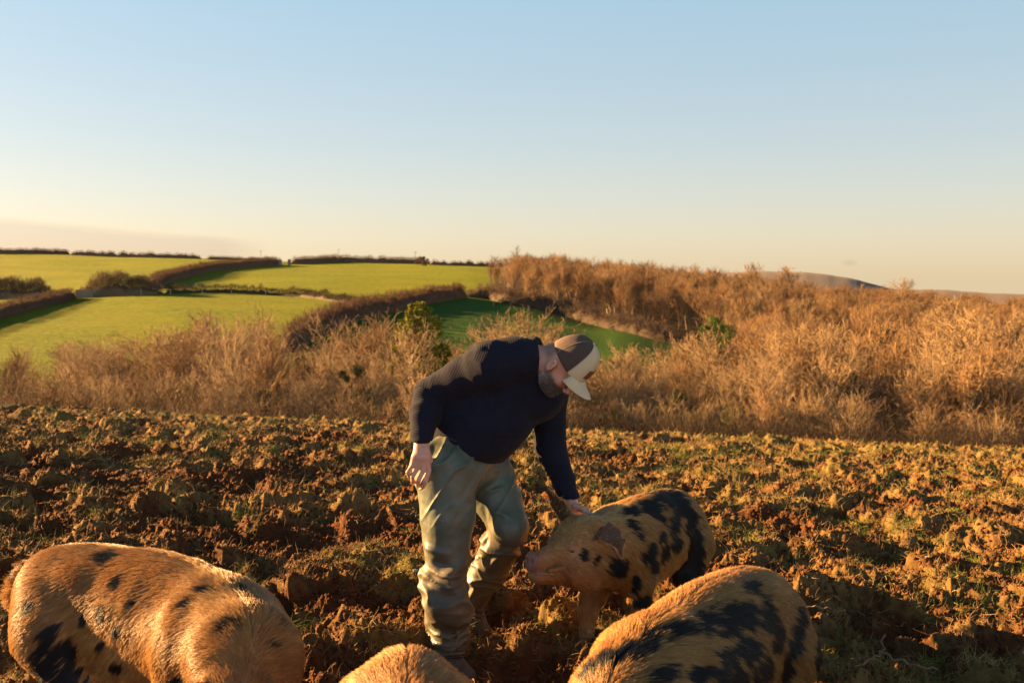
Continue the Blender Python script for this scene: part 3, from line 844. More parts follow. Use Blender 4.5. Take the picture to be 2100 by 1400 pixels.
MAT = {}
def build_mats():
    MAT['soil'] = soil_mat(); MAT['pasture'] = hill_mat()
    MAT['moor'] = simple('moor', (0.1275, 0.09375, 0.07125), 0.95, 0.3, 0.006)
    MAT['moor_warm'] = simple('moor_bracken', (0.1275, 0.0825, 0.05625), 0.95, 0.3, 0.01)
    def wood(name, col, var=0.42, sc=3.0):
        t = MT(name); o = t.obj(); n = t.noise(o, sc, 3)
        r = t.n('ObjectInfo').outputs['Random']
        k = t.math('ADD', t.math('MULTIPLY', n, 0.6), t.math('MULTIPLY', r, 0.4))
        c = t.mix(k, tuple(x * (1 - var) for x in col), tuple(x * (1 + var) for x in col))
        MAT[name] = t.set(Base__Color=c, Roughness=0.85, Specular__IOR__Level=0.2)
    wood('bark_pale', (0.34, 0.2652, 0.17)); wood('bark_brown', (0.1088, 0.0714, 0.0442)); wood('bark_grey', (0.1632, 0.1224, 0.0816))
    wood('twig_straw', (0.245, 0.160, 0.080)); wood('twig_rust', (0.204, 0.119, 0.0544)); wood('twig_brown', (0.136, 0.085, 0.0476)); wood('twig_red', (0.17, 0.0918, 0.0442))
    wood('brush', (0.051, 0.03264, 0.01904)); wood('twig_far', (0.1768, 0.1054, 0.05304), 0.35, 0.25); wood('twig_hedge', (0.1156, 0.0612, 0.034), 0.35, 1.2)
    wood('leaf_dark', (0.0408, 0.0306, 0.0136)); wood('leaf_pine', (0.20, 0.185, 0.014), .4, 1.5); wood('leaf_ivy', (0.0476, 0.0578, 0.0136), .4); wood('leaf_green', (0.0612, 0.0952, 0.0136), .4); wood('leaf_olive', (0.068, 0.0646, 0.017), .4)
    MAT['post'] = simple('weathered_wood', (0.294, 0.231, 0.154), 0.85, 0.25, 5)
    MAT['stone'] = simple('stone', (0.21, 0.154, 0.098), 0.9, 0.35, 2.0, 0.05)
# ------------------------------------------------------------------ what lies on the field
def strand_mat(name, stops, rough=0.8, sss=0.0):
    t = MT(name)
    c = t.ramp(t.attr('tone'), stops)
    t.set(Base__Color=c, Roughness=rough, Specular__IOR__Level=0.2)
    MAT[name] = t.m
def _roots(rn, n, dmin, dmax, power=1.0, fov=0.62):
    d = np.exp(math.log(dmin) + (math.log(dmax) - math.log(dmin)) * rn.random(n) ** power)
    x = (rn.random(n) * 2 - 1) * fov * d
    return x, d
def surf(x, y):
    """height and slope normal of the soil"""
    e = 0.02
    z = base_z(x, y) + relief(x, y, False)
    zx = base_z(x + e, y) + relief(x + e, y, False); zy = base_z(x, y + e) + relief(x, y + e, False)
    n = np.stack([-(zx - z) / e, -(zy - z) / e, np.ones_like(z)], 1)
    n /= np.linalg.norm(n, axis=1, keepdims=True)
    return z, n
def strands(name, rn, x, y, z, nrm, ln, rad, lift, curl, tone, mat, k=5, lay=None):
    n = len(x)
    d = rn.normal(0, 1, (n, 3))
    if lay is not None: d = d * 0.5 + lay
    d = d - nrm * (d * nrm).sum(1, keepdims=True)
    d /= np.linalg.norm(d, axis=1, keepdims=True) + 1e-6
    d = d * (1 - lift[:, None]) + nrm * lift[:, None]
    d /= np.linalg.norm(d, axis=1, keepdims=True)
    p = np.stack([x, y, z - 0.004], 1); pts = [p]
    w = rn.normal(0, 1, (n, 3)); w -= d * (w * d).sum(1, keepdims=True)
    for j in range(k - 1):
        d = d + w * (curl[:, None] / (k - 1)) - np.array([0, 0, 1]) * (0.25 * j / k * lift[:, None])
        d /= np.linalg.norm(d, axis=1, keepdims=True)
        p = p + d * (ln / (k - 1))[:, None]; pts.append(p)
        w = w + rn.normal(0, 0.35, (n, 3))
    Pt = np.stack(pts, 1)
    rr = rad[:, None] * np.linspace(1, 0.35, k)[None, :]
    return curves_np(name, Pt, rr, MAT[mat], attrs={'tone': tone})
def build_ground_cover():
    rn = np.random.default_rng(77)
    strand_mat('straw', [(0.0, (0.0816, 0.034, 0.01224)), (0.3, (0.204, 0.1054, 0.0374)), (0.65, (0.34, 0.2176, 0.0816)), (1.0, (0.4488, 0.3264, 0.1496))])
    strand_mat('grass_blade', [(0.0, (0.0408, 0.068, 0.00816)), (0.5, (0.1088, 0.136, 0.017)), (1.0, (0.2312, 0.2176, 0.0408))])
    N = 640000 if not os.environ.get('LOW') else 90000
    # matted dead grass and roots
    x, y = _roots(rn, N, 2.2, 23.0, 0.9)
    tm = turf_mask(x, y); cl = 0.5 + 0.5 * noise2(x * 4.2, y * 4.2, 51) + 0.35 * noise2(x * 13, y * 13, 52)
    rl = relief(x, y, False)
    keep = rn.random(len(x)) < np.clip((tm - 0.24) * 2.0, 0.08, 1) * np.clip(cl * 1.5 - 0.2, 0.06, 1) * np.clip(0.55 + rl * 8, 0.15, 1)
    x, y = x[keep], y[keep]; z, nr = surf(x, y); n = len(x); s = np.maximum(1, y / 5.0)
    lay = np.stack([noise2(x * 1.7, y * 1.7, 61), noise2(x * 1.7, y * 1.7, 62), np.zeros(n)], 1) * 1.6
    tone = np.clip(0.42 + 0.38 * noise2(x * 2.2, y * 2.2, 53) + rn.normal(0, 0.17, n), 0, 1)
    o = strands('dry_grass', rn, x, y, z + .002, nr, (0.03 + 0.065 * rn.random(n) ** 2) * s ** 0.5, (0.0008 + 0.0008 * rn.random(n)) * s, 0.12 + 0.35 * rn.random(n), 2.2 + 2.2 * rn.random(n), tone, 'straw', lay=lay)
    tag(o, 'matted straw coloured dead grass and roots lying on the churned soil', 'dead grass', kind='stuff')
    # green tufts
    nt = 3000
    tx, ty = _roots(rn, nt, 2.3, 24.0, 0.8)
    k = rn.random(nt) < np.clip((turf_mask(tx, ty) - 0.42) * 2.6 + .12 * sstep(0, 3, tx), 0.06, 1); tx, ty = tx[k], ty[k]
    m = (22 + 30 * rn.random(len(tx))).astype(int)
    x = np.repeat(tx, m); y = np.repeat(ty, m); sp = np.repeat(0.02 + 0.05 * rn.random(len(tx)), m) * np.maximum(1, y / 7)
    x = x + rn.normal(0, 1, len(x)) * sp; y = y + rn.normal(0, 1, len(x)) * sp
    z, nr = surf(x, y); n = len(x); s = np.maximum(1, y / 5.5)
    nr = nr * 0.5 + np.array([0, 0, .5]); nr /= np.linalg.norm(nr, axis=1, keepdims=True)
    tone = np.clip(np.repeat(rn.random(len(tx)), m) * 0.6 + 0.4 * rn.random(n), 0, 1)
    o = strands('grass', rn, x, y, z, nr, (0.03 + 0.06 * rn.random(n)) * s ** 0.4, (0.0009 + 0.0006 * rn.random(n)) * s, 0.35 + 0.35 * rn.random(n), 0.5 + 0.7 * rn.random(n), tone, 'grass_blade')
    tag(o, 'short green and yellowing grass tufts surviving between the clods', 'grass', kind='stuff')
    # crumbs of soil
    n = 190000 if not os.environ.get('LOW') else 30000
    x, y = _roots(rn, n, 2.2, 16.0, 0.85)
    keep = rn.random(n) < np.clip(1.15 - turf_mask(x, y) * 0.9, .2, 1); x, y = x[keep], y[keep]; n = len(x)
    z = base_z(x, y) + relief(x, y, False)
    r = (0.0035 + 0.011 * rn.random(n) ** 3) * np.maximum(1, (y / 5) ** 0.8)
    o6 = np.array([[1, 0, 0], [-1, 0, 0], [0, 1, 0], [0, -1, 0], [0, 0, 1], [0, 0, -1]], float)
    V = o6[None] * (0.6 + 0.8 * rn.random((n, 6, 1))) + rn.normal(0, 0.25, (n, 6, 3))
    V = V * r[:, None, None] + np.stack([x, y, z + r * 0.2], 1)[:, None, :]
    T = np.array([[0, 2, 4], [2, 1, 4], [1, 3, 4], [3, 0, 4], [2, 0, 5], [1, 2, 5], [3, 1, 5], [0, 3, 5]])
    T = (np.arange(n)[:, None, None] * 6 + T[None]).reshape(-1, 3)
    o = mesh_np('soil_crumbs', V.reshape(-1, 3), None, [MAT['crumb']], tri=T)
    tag(o, 'loose reddish brown crumbs of soil scattered over the field', 'soil', kind='stuff')
    # sticks and stones one can pick out
    def stick(px, py, d, pts, r, lab):
        p0 = P(px, py, d); org = Vector((p0.x, p0.y, ground_z(p0.x, p0.y)))
        sg = []
        for ch in pts:
            for i in range(len(ch) - 1):
                a, b = ch[i], ch[i + 1]
                for j in range(4):
                    wb = lambda t: np.array(a) + (np.array(b) - a) * t + np.array([.010 * math.sin(9 * (i + t)), .008 * math.cos(7 * (i + t)), .008 * math.sin(11 * (i + t))]); q0 = wb(j / 4); q1 = wb((j + 1) / 4)
                    f = lambda q: [q[0], q[1], max(q[2], ground_z(org.x + q[0], org.y + q[1]) - org.z + 0.01)]
                    sg.append([*f(q0), *f(q1), r * (1 - .12 * i), r * (1 - .12 * (i + 1))])
        V, Q = tubes(sg); o = mesh_np('stick', V, Q, [MAT['stick']]); o.location = org
        tag(o, lab, 'stick')
    stick(1810, 1336, 3.95, [[(-.12, -.03, .02), (-.04, -.01, .05), (.02, .06, .05), (.06, .16, .08)], [(0, .03, .06), (.09, -.05, .04), (.2, -.08, .03)]], .0062, 'pale forked stick lying on the soil at the lower right beside the patched pig')
    stick(1668, 1155, 5.1, [[(-.1, 0, .02), (0, .02, .07), (.12, .03, .05)]], .005, 'thin pale stick curving over the soil on the right side of the field')
    stick(1100, 985, 7.4, [[(-.05, 0, .0), (0, .02, .10), (.03, .03, .2)]], .005, 'thin stem sticking up from the soil between the man and the upright pig ear')
    def pebble(px, py, d, r, lab, sc=(1, .8, .6)):
        p0 = P(px, py, d); rn2 = np.random.default_rng(int(px))
        V, Q = box_np(2, 2, 2, 5, 5, 5); V /= np.linalg.norm(V, axis=1, keepdims=True)
        V = V * (1 + .18 * noise3(V * 1.3 + px, 3)[:, None]) * r * np.array(sc)
        o = mesh_np('pebble', V, Q, [MAT['pebble']]); o.location = (p0.x, p0.y, ground_z(p0.x, p0.y) + r * .3)
        tag(o, lab, 'stone')
    pebble(852, 1141, 5.7, 0.018, 'small whitish stone on the dark soil left of the green trouser legs')
    pebble(1598, 1100, 6.0, 0.016, 'small grey stone on the soil to the right of the standing pig')
    pebble(1365, 967, 9.5, 0.03, 'pale stone among the clods above the back of the standing pig')
def mats_d():
    t = MT('crumb'); o = t.obj(); n = t.noise(o, 14, 4)
    MAT['crumb'] = t.set(Base__Color=t.mix(n, (0.034, 0.01224, 0.00544), (0.1496, 0.0612, 0.0238)), Roughness=0.95, Specular__IOR__Level=0.1)
    MAT['stick'] = simple('dirty_bark', (0.1496, 0.0884, 0.0442), 0.9, 0.4, 60, 0.002)
    MAT['pebble'] = simple('pebble', (0.34, 0.3128, 0.2856), 0.7, 0.2, 40)
# ------------------------------------------------------------------ implicit surfaces
A3 = lambda v: np.array([v[0], v[1], v[2]], np.float64)
def unit(v): v = A3(v); return v / (np.linalg.norm(v) + 1e-12)
class Vol:
    def __init__(s, lo, hi, h):
        s.lo = A3(lo); s.h = h
        s.n = np.ceil((A3(hi) - s.lo) / h).astype(int) + 1
        s.f = np.full(s.n, 0.25, np.float32)
    def op(s, fn, lo, hi, k, mode='add'):
        pad = max(k, 0.0) + 2.5 * s.h
        i0 = np.clip(np.floor((A3(lo) - pad - s.lo) / s.h).astype(int), 0, s.n); i1 = np.clip(np.ceil((A3(hi) + pad - s.lo) / s.h).astype(int) + 1, 0, s.n)
        if np.any(i1 <= i0): return s
        ax = [s.lo[j] + s.h * np.arange(i0[j], i1[j]) for j in range(3)]
        X, Y, Z = np.meshgrid(*ax, indexing='ij', sparse=True)
        d = fn(X, Y, Z).astype(np.float32)
        sl = tuple(slice(a, b) for a, b in zip(i0, i1)); f = s.f[sl]
        if mode == 'add':
            if k > 0:
                h = np.clip(0.5 + 0.5 * (f - d) / k, 0, 1); s.f[sl] = f + (d - f) * h - k * h * (1 - h)
            else: s.f[sl] = np.minimum(f, d)
        else:
            d = -d
            if k > 0:
                h = np.clip(0.5 - 0.5 * (f - d) / k, 0, 1); s.f[sl] = f + (d - f) * h + k * h * (1 - h)
            else: s.f[sl] = np.maximum(f, d)
        return s
    def cone(s, a, b, ra, rb, k=0.02, mode='add'):
        a, b = A3(a), A3(b); ba = b - a; L2 = ba.dot(ba) + 1e-12; R_ = max(ra, rb)
        def fn(X, Y, Z):
            x, y, z = X - a[0], Y - a[1], Z - a[2]
            t = np.clip((x * ba[0] + y * ba[1] + z * ba[2]) / L2, 0, 1)
            return np.sqrt((x - t * ba[0]) ** 2 + (y - t * ba[1]) ** 2 + (z - t * ba[2]) ** 2) - (ra + (rb - ra) * t)
        return s.op(fn, np.minimum(a, b) - R_, np.maximum(a, b) + R_, k, mode)
    def econe(s, a, b, r1a, r2a, r1b, r2b, u, k=0.02, mode='add'):
        """elliptic cone: r1 along u, r2 along axis x u"""
        a, b = A3(a), A3(b); ba = b - a; L = np.linalg.norm(ba); w = ba / L
        u = A3(u); u = unit(u - w * u.dot(w)); v = np.cross(w, u); R_ = max(r1a, r2a, r1b, r2b)
        def fn(X, Y, Z):
            x, y, z = X - a[0], Y - a[1], Z - a[2]
            pw = x * w[0] + y * w[1] + z * w[2]; t = np.clip(pw / L, 0, 1)
            pu = x * u[0] + y * u[1] + z * u[2]; pv = x * v[0] + y * v[1] + z * v[2]; pr = pw - t * L
            r1 = r1a + (r1b - r1a) * t; r2 = r2a + (r2b - r2a) * t; rm = np.minimum(r1, r2)
            q = np.sqrt((pu / r1) ** 2 + (pv / r2) ** 2 + (pr / rm) ** 2) + 1e-5
            return np.sqrt(pu ** 2 + pv ** 2 + pr ** 2) * (1 - 1 / q)
        return s.op(fn, np.minimum(a, b) - R_, np.maximum(a, b) + R_, k, mode)
    def ell(s, c, r, ax=None, k=0.02, mode='add'):
        c = A3(c); r = A3(r); M = np.eye(3) if ax is None else np.array([unit(q) for q in ax]); R_ = r.max()
        def fn(X, Y, Z):
            x, y, z = X - c[0], Y - c[1], Z - c[2]
            p = [x * M[j, 0] + y * M[j, 1] + z * M[j, 2] for j in range(3)]
            q = np.sqrt(sum((p[j] / r[j]) ** 2 for j in range(3))) + 1e-5
            return np.sqrt(p[0] ** 2 + p[1] ** 2 + p[2] ** 2) * (1 - 1 / q)
        return s.op(fn, c - R_, c + R_, k, mode)
    def torus(s, c, axis, R1, r, k=0.01, squash=1.0, u=None, ru=1.0):
        c = A3(c); w = unit(axis); uu = A3(u if u is not None else (0, 0, 1)); uu = unit(uu - w * uu.dot(w)); v = np.cross(w, uu)
        def fn(X, Y, Z):
            x, y, z = X - c[0], Y - c[1], Z - c[2]
            pw = (x * w[0] + y * w[1] + z * w[2]) / squash; pu = (x * uu[0] + y * uu[1] + z * uu[2]) / ru; pv = x * v[0] + y * v[1] + z * v[2]
            return np.sqrt((np.sqrt(pu ** 2 + pv ** 2) - R1) ** 2 + pw ** 2) - r
        e = R1 * max(1, ru) + r * max(1, squash)
        return s.op(fn, c - e, c + e, k)
    def chain(s, pts, rs, k=0.01):
        for i in range(len(pts) - 1): s.cone(pts[i], pts[i + 1], rs[i], rs[i + 1], k)
        return s
    def mesh(s):
        f = s.f; ins = f < 0; c = ins.astype(np.int8)
        sm = np.zeros(s.n - 1, np.int8)
        for dx in (0, 1):
            for dy in (0, 1):
                for dz in (0, 1):
                    sm += c[dx:s.n[0] - 1 + dx, dy:s.n[1] - 1 + dy, dz:s.n[2] - 1 + dz]
        act = np.argwhere((sm > 0) & (sm < 8))
        idx = np.full(s.n - 1, -1, np.int32); idx[act[:, 0], act[:, 1], act[:, 2]] = np.arange(len(act))
        acc = np.zeros((len(act), 3)); cnt = np.zeros(len(act))
        cs = [(0, 0, 0), (1, 0, 0), (0, 1, 0), (1, 1, 0), (0, 0, 1), (1, 0, 1), (0, 1, 1), (1, 1, 1)]
        val = [f[act[:, 0] + a, act[:, 1] + b, act[:, 2] + d] for a, b, d in cs]
        for i in range(8):
            for j in range(i + 1, 8):
                if sum(abs(cs[i][q] - cs[j][q]) for q in range(3)) != 1: continue
                m = (val[i] < 0) != (val[j] < 0)
                t = np.where(m, val[i] / np.where(m, val[i] - val[j], 1), 0)
                pt = np.array(cs[i])[None] + t[:, None] * (np.array(cs[j]) - np.array(cs[i]))[None]
                acc += pt * m[:, None]; cnt += m
        V = (act + acc / cnt[:, None]) * s.h + s.lo
        Q = []
        for ax in range(3):
            o = [q for q in range(3) if q != ax]
            a = [slice(1, s.n[q] - 1) for q in range(3)]; b = list(a)
            a[ax] = slice(0, s.n[ax] - 1); b[ax] = slice(1, s.n[ax])
            I0 = ins[tuple(a)]; I1 = ins[tuple(b)]
            e = np.argwhere(I0 != I1)
            fl = I0[e[:, 0], e[:, 1], e[:, 2]]
            e = e + np.array([0 if q == ax else 1 for q in range(3)])
            def g(d0, d1):
                p = e.copy(); p[:, o[0]] += d0; p[:, o[1]] += d1
                return idx[p[:, 0], p[:, 1], p[:, 2]]
            q = np.stack([g(-1, -1), g(0, -1), g(0, 0), g(-1, 0)], 1)
            flip = fl if ax != 1 else ~fl
            q[~flip] = q[~flip][:, ::-1]
            Q.append(q)
        return V, np.concatenate(Q)
def vnormals(V, Q):
    n = np.cross(V[Q[:, 2]] - V[Q[:, 0]], V[Q[:, 3]] - V[Q[:, 1]])
    N = np.zeros_like(V)
    for k in range(4): np.add.at(N, Q[:, k], n)
    return N / (np.linalg.norm(N, axis=1, keepdims=True) + 1e-12)
def smooth(V, Q, it=2, lam=0.5):
    for _ in range(it):
        S = np.zeros_like(V); C = np.zeros(len(V))
        for k in range(4):
            a, b = Q[:, k], Q[:, (k + 1) % 4]
            np.add.at(S, a, V[b]); np.add.at(C, a, 1); np.add.at(S, b, V[a]); np.add.at(C, b, 1)
        V = V + lam * (S / np.maximum(C, 1)[:, None] - V)
    return V
def segparam(V, segs):
    """nearest segment: along (metres from its chain start), angle-free radial distance"""
    best = np.full(len(V), 1e9); al = np.zeros(len(V)); wh = np.zeros(len(V), int)
    for j, (a, b, s0) in enumerate(segs):
        a, b = A3(a), A3(b); ba = b - a; L = np.linalg.norm(ba)
        t = (V - a) @ ba / (L * L); tc = np.clip(t, 0, 1)
        d = np.linalg.norm(V - a - tc[:, None] * ba, axis=1)
        m = d < best; best[m] = d[m]; al[m] = s0 + t[m] * L; wh[m] = j
    return al, best, wh

# ------------------------------------------------------------------ the man
def man_joints():
    J = dict(
        pel=P(957, 942, 4.63), hipR=P(915, 962, 4.52), kneeR=P(917, 1150, 4.45), ankR=P(922, 1338, 4.40),
        hipL=P(1000, 958, 4.74), kneeL=P(1043, 1082, 4.60), ankL=P(972, 1236, 4.84),
        waist=P(962, 925, 4.63), chest=P(1048, 802, 4.60), upper=P(1083, 752, 4.57), neck0=P(1086, 738, 4.54), neck1=P(1140, 744, 4.51),
        shR=P(1006, 748, 4.44), elR=P(880, 806, 4.54), wrR=P(865, 905, 4.40),
        shL=P(1126, 800, 4.76), elL=P(1128, 915, 4.75), wrL=P(1171, 1029, 4.70), head=P(1148, 746, 4.50))
    return J
MJ = man_joints()
TOE_R = Vector((0.50, -0.86, 0)); TOE_L = Vector((0.45, -0.89, 0))
FEET += [(MJ['ankR'].x + .06, MJ['ankR'].y - .08, 0.17)]
def knit_mat():
    t = MT('navy_knit'); al = t.attr('along'); o = t.obj()
    w = t.math('SINE', t.math('MULTIPLY', al, 2 * math.pi / 0.0075))
    n = t.noise(o, 300, 3)
    b = t.bump(w, 0.7, 0.0009); b = t.bump(n, 0.5, 0.0015, b)
    c = t.mix(t.noise(o, 12, 4), (0.006, 0.008, 0.018), (0.014, 0.015, 0.027))
    # the raised ribs are a little paler
    c = t.mix(t.math('MULTIPLY', t.math('ADD', w, 1.0), 0.10), c, (0.030, 0.025, 0.028))
    t.b.inputs['Sheen Weight'].default_value = 0.04; t.b.inputs['Sheen Roughness'].default_value = 0.5
    t.put(t.b.inputs['Sheen Tint'], (0.9, 0.75, 0.65))
    MAT['knit'] = t.set(Base__Color=c, Roughness=0.95, Normal=b, Specular__IOR__Level=0.1)
def mats_e():
    knit_mat()
    t = MT('waterproof_cloth'); o = t.obj(); n = t.noise(o, 7, 5, 0.6); m = t.ramp(t.noise(o, 4.5, 6, 0.65), [(0.44, 0.0), (0.66, 1.0)])
    low = t.attr('mud')
    c = t.mix(n, (0.040, 0.060, 0.046), (0.078, 0.100, 0.070))
    c = t.mix(t.math('MULTIPLY', m, 0.45), c, (0.15, 0.09375, 0.0525))
    c = t.mix(t.math('MULTIPLY', low, t.ramp(t.noise(o, 14, 5, .7), [(0.35, 0.2), (0.7, 0.9)])), c, (0.0975, 0.05625, 0.03))
    b = t.bump(t.noise(o, 30, 4), 0.35, 0.006); b = t.bump(t.noise(o, 900, 2), 0.3, 0.0006, b)
    MAT['trousers'] = t.set(Base__Color=c, Roughness=0.5, Normal=b, Specular__IOR__Level=0.45)
    t = MT('skin'); o = t.obj(); n = t.noise(o, 25, 5)
    c = t.mix(n, (0.4253, 0.2025, 0.1418), (0.6075, 0.3341, 0.243))
    c = t.mix(t.attr('stubble'), c, (0.13, 0.09, 0.075))
    t.b.inputs['Subsurface Weight'].default_value = 0.15; t.b.inputs['Subsurface Radius'].default_value = (0.012, 0.004, 0.002)
    t.b.inputs['Subsurface Scale'].default_value = 1.0
    MAT['skin'] = t.set(Base__Color=c, Roughness=0.5, Normal=t.bump(t.noise(o, 260, 4), 0.25, 0.0015))
    MAT['cap_cream'] = simple('cream_canvas', (0.5437, 0.45, 0.2906), 0.9, 0.08, 30, 0.0006)
    MAT['cap_brown'] = simple('brown_cap_cloth', (0.06375, 0.04125, 0.03375), 0.9, 0.12, 60, 0.0005)
    t = MT('cap_mesh'); al = t.attr('along')
    w = t.math('SINE', t.math('MULTIPLY', al, 2 * math.pi / 0.0045))
    MAT['cap_net'] = t.set(Base__Color=t.mix(t.math('MULTIPLY', t.math('ADD', w, 1), .5), (0.06, 0.035, 0.03), (0.15, 0.09, 0.065)), Roughness=0.8, Normal=t.bump(w, .7, .001))
    MAT['leather'] = simple('brown_leather', (0.13, 0.05, 0.03), 0.6, 0.3, 200, 0.0006)
    MAT['thread'] = simple('pale_thread', (0.40, 0.30, 0.18), 0.9)
    MAT['boot'] = simple('muddy_brown_leather', (0.075, 0.0435, 0.024), 0.75, 0.45, 22, 0.004)
    MAT['sole'] = simple('dark_rubber', (0.03, 0.022, 0.018), 0.8, 0.3, 20, 0.002)
    MAT['lace'] = simple('boot_lace', (0.05, 0.035, 0.03), 0.8)
    MAT['eye'] = simple('eye', (0.35, 0.30, 0.27), 0.2)
    MAT['hair'] = None
    t = MT('beard_hair'); MAT['beard'] = t.set(Base__Color=t.ramp(t.attr('tone'), [(0.0, (0.04, 0.03, 0.025)), (0.5, (0.13, 0.10, 0.085)), (1.0, (0.48, 0.43, 0.38))]), Roughness=0.6)

def build_man():
    J = MJ; rn = np.random.default_rng(3)
    ax_sh = unit(J['shL'] - J['shR'])
    Fh = unit((0.55, -0.25, -0.79)); Uh = A3((0.74, -0.28, 0.61)); Uh = unit(Uh - Fh * Uh.dot(Fh)); Rh = np.cross(Fh, Uh)
    H0 = A3(J['head']); S = 1.08
    hp = lambda r, f, u: H0 + S * (r * Rh + f * Fh + u * Uh)
    hx = (Rh, Fh, Uh)
    gx, gy = J['ankR'].x, J['ankR'].y
    org = np.array([gx + .05, gy + .2, base_z(np.array([gx + .05]), np.array([gy + .2]))[0]])
    # ---------- body: one continuous surface
    v = Vol((-0.60, 4.00, 0.02), (0.55, 5.10, 1.62), 0.0045)
    v.econe(J['waist'], J['chest'], .13, .10, .15, .11, ax_sh, .03)
    v.econe(J['chest'], J['upper'], .15, .11, .12, .085, ax_sh, .03)
    v.econe(J['pel'], J['waist'], .14, .10, .13, .10, ax_sh, .03)
    for s_, e_, w_ in (('shR', 'elR', 'wrR'), ('shL', 'elL', 'wrL')):
        v.cone(J['upper'], J[s_], .06, .06, .03)
        v.cone(J[s_], J[e_], .055, .043, .02); v.cone(J[e_], J[w_], .045, .031, .02)
    for h_, k_, a_ in (('hipR', 'kneeR', 'ankR'), ('hipL', 'kneeL', 'ankL')):
        v.cone(J['pel'], J[h_], .09, .09, .03); v.cone(J[h_], J[k_], .075, .042, .03); v.cone(J[k_], J[a_], .042, .030, .03)
        toe = TOE_R if h_ == 'hipR' else (TOE_L * math.cos(.55) - Vector((0, 0, 1)) * math.sin(.55)); dn = Vector((0, 0, -1)) if h_ == 'hipR' else (Vector((0, 0, -1)) * math.cos(.55) - TOE_L * math.sin(.55))
        v.cone(J[a_], J[a_] + toe * .12 + dn * .062, .028, .018, .01)
    # neck and head
    v.cone(J['upper'], J['neck0'], .085, .072, .03)
    v.cone(J['neck0'], hp(0, -.030, -.035), .070, .060, .03)
    v.cone(J['upper'], hp(0, -.035, .0), .06, .062, .03)
    v.ell(hp(0, .004, .035), np.array([.074, .084, .086]) * S, hx, .02)
    v.ell(hp(0, .030, -.030), np.array([.060, .062, .080]) * S, hx, .02)
    v.ell(hp(0, .032, -.080), np.array([.052, .055, .036]) * S, hx, .02)
    v.ell(hp(0, .074, -.098), np.array([.022, .018, .018]) * S, hx, .015)
    for sg in (-1, 1):
        v.ell(hp(sg * .040, .062, -.028), np.array([.020, .020, .022]) * S, hx, .015)      # cheekbone
        v.cone(hp(sg * .012, .092, .014), hp(sg * .044, .080, .016), .0095, .008, .012)      # brow
        v.ell(hp(sg * .031, .096, -.004), np.array([.016, .010, .010]) * S, hx, .012, 'cut')
        v.ell(hp(sg * .031, .074, -.005), np.array([.0145, .0120, .011]) * S, hx, .008)       # closed lid
        v.ell(hp(sg * .013, .103, -.046), np.array([.009, .011, .008]) * S, hx, .006)        # nostril wing
        v.cone(hp(sg * .055, .005, -.065), hp(sg * .020, .060, -.095), .018 * S, .016 * S, .02)  # jaw line
        # ear: shell with a hollow and a lobe
        e0 = hp(sg * .079, -.006, -.006)
        ex = (unit(Rh * sg + Fh * -.35), unit(Fh + Rh * sg * .35), Uh)
        v.ell(e0, np.array([.011, .019, .031]) * S, ex, .006)
        v.ell(e0 + S * (.010 * ex[0] + .002 * ex[1] + .003 * Uh), np.array([.010, .0115, .020]) * S, ex, .004, 'cut')
        v.ell(e0 + S * (.005 * ex[0] - .001 * ex[1] + .006 * Uh), np.array([.004, .004, .013]) * S, ex, .003)
        v.ell(e0 + S * (-.001 * ex[0] + .004 * ex[1] - .027 * Uh), np.array([.006, .009, .009]) * S, ex, .005)
    v.cone(hp(0, .092, .008), hp(0, .116, -.036), .0085 * S, .0115 * S, .012)
    v.ell(hp(0, .115, -.041), np.array([.012, .012, .011]) * S, hx, .008)
    v.cone(hp(-.019, .086, -.066), hp(.019, .086, -.066), .0075, .0075, .008); v.cone(hp(-.015, .085, -.077), hp(.015, .085, -.077), .008, .008, .006)
    v.cone(hp(-.024, .096, -.0715), hp(.024, .096, -.0715), .0022, .0022, .003, 'cut')
    # right hand: hanging relaxed, back towards the camera
    w = J['wrR']; d = 4.365
    kn = [P(843, 957, d + .012), P(855, 962, d + .002), P(868, 965, d), P(880, 964, d + .008)]
    palm = P(864, 936, d + .006)
    v.econe(w, palm, .033, .024, .041, .020, (1, 0, 0), .012)
    v.econe(palm, P(862, 955, d + .008), .043, .019, .045, .015, (1, .1, 0), .012)
    pip = [P(836, 968, d - .004), P(846, 977, d - .008), P(859, 984, d - .008), P(873, 987, d - .002)]
    dip = [P(839, 977, d + .010), P(846, 986, d + .012), P(856, 993, d + .012), P(867, 999, d + .012)]
    tip = [P(845, 981, d + .024), P(851, 988, d + .030), P(856, 995, d + .032), P(862, 1002, d + .028)]
    for q in range(4):
        r = [.0095, .0100, .0105, .0103][q]
        v.cone(P(862 + (q - 1.5) * 8, 938, d + .006), kn[q], .012, r * 1.08, .006)
        v.chain([kn[q], pip[q], dip[q], tip[q]], [r * 1.02, r * .98, r * .88, r * .76], .0025)
    v.chain([P(876, 928, d + .02), P(886, 950, d + .035), P(884, 968, d + .042), P(881, 982, d + .040)], [.015, .0125, .0115, .0095], .006)
    # left hand: spread on the pig's neck, thumb towards the camera side
    w = J['wrL']; pm = P(1177, 1045, 4.70)
    v.cone(w, pm, .030, .027, .012); v.ell(P(1176, 1047, 4.72), (.030, .042, .016), None, .012)
    th = [P(1180, 1038, 4.67), P(1197, 1045, 4.645), P(1209, 1052, 4.635), P(1219, 1058, 4.63)]
    v.chain(th, [.019, .0145, .0115, .0085], .008)
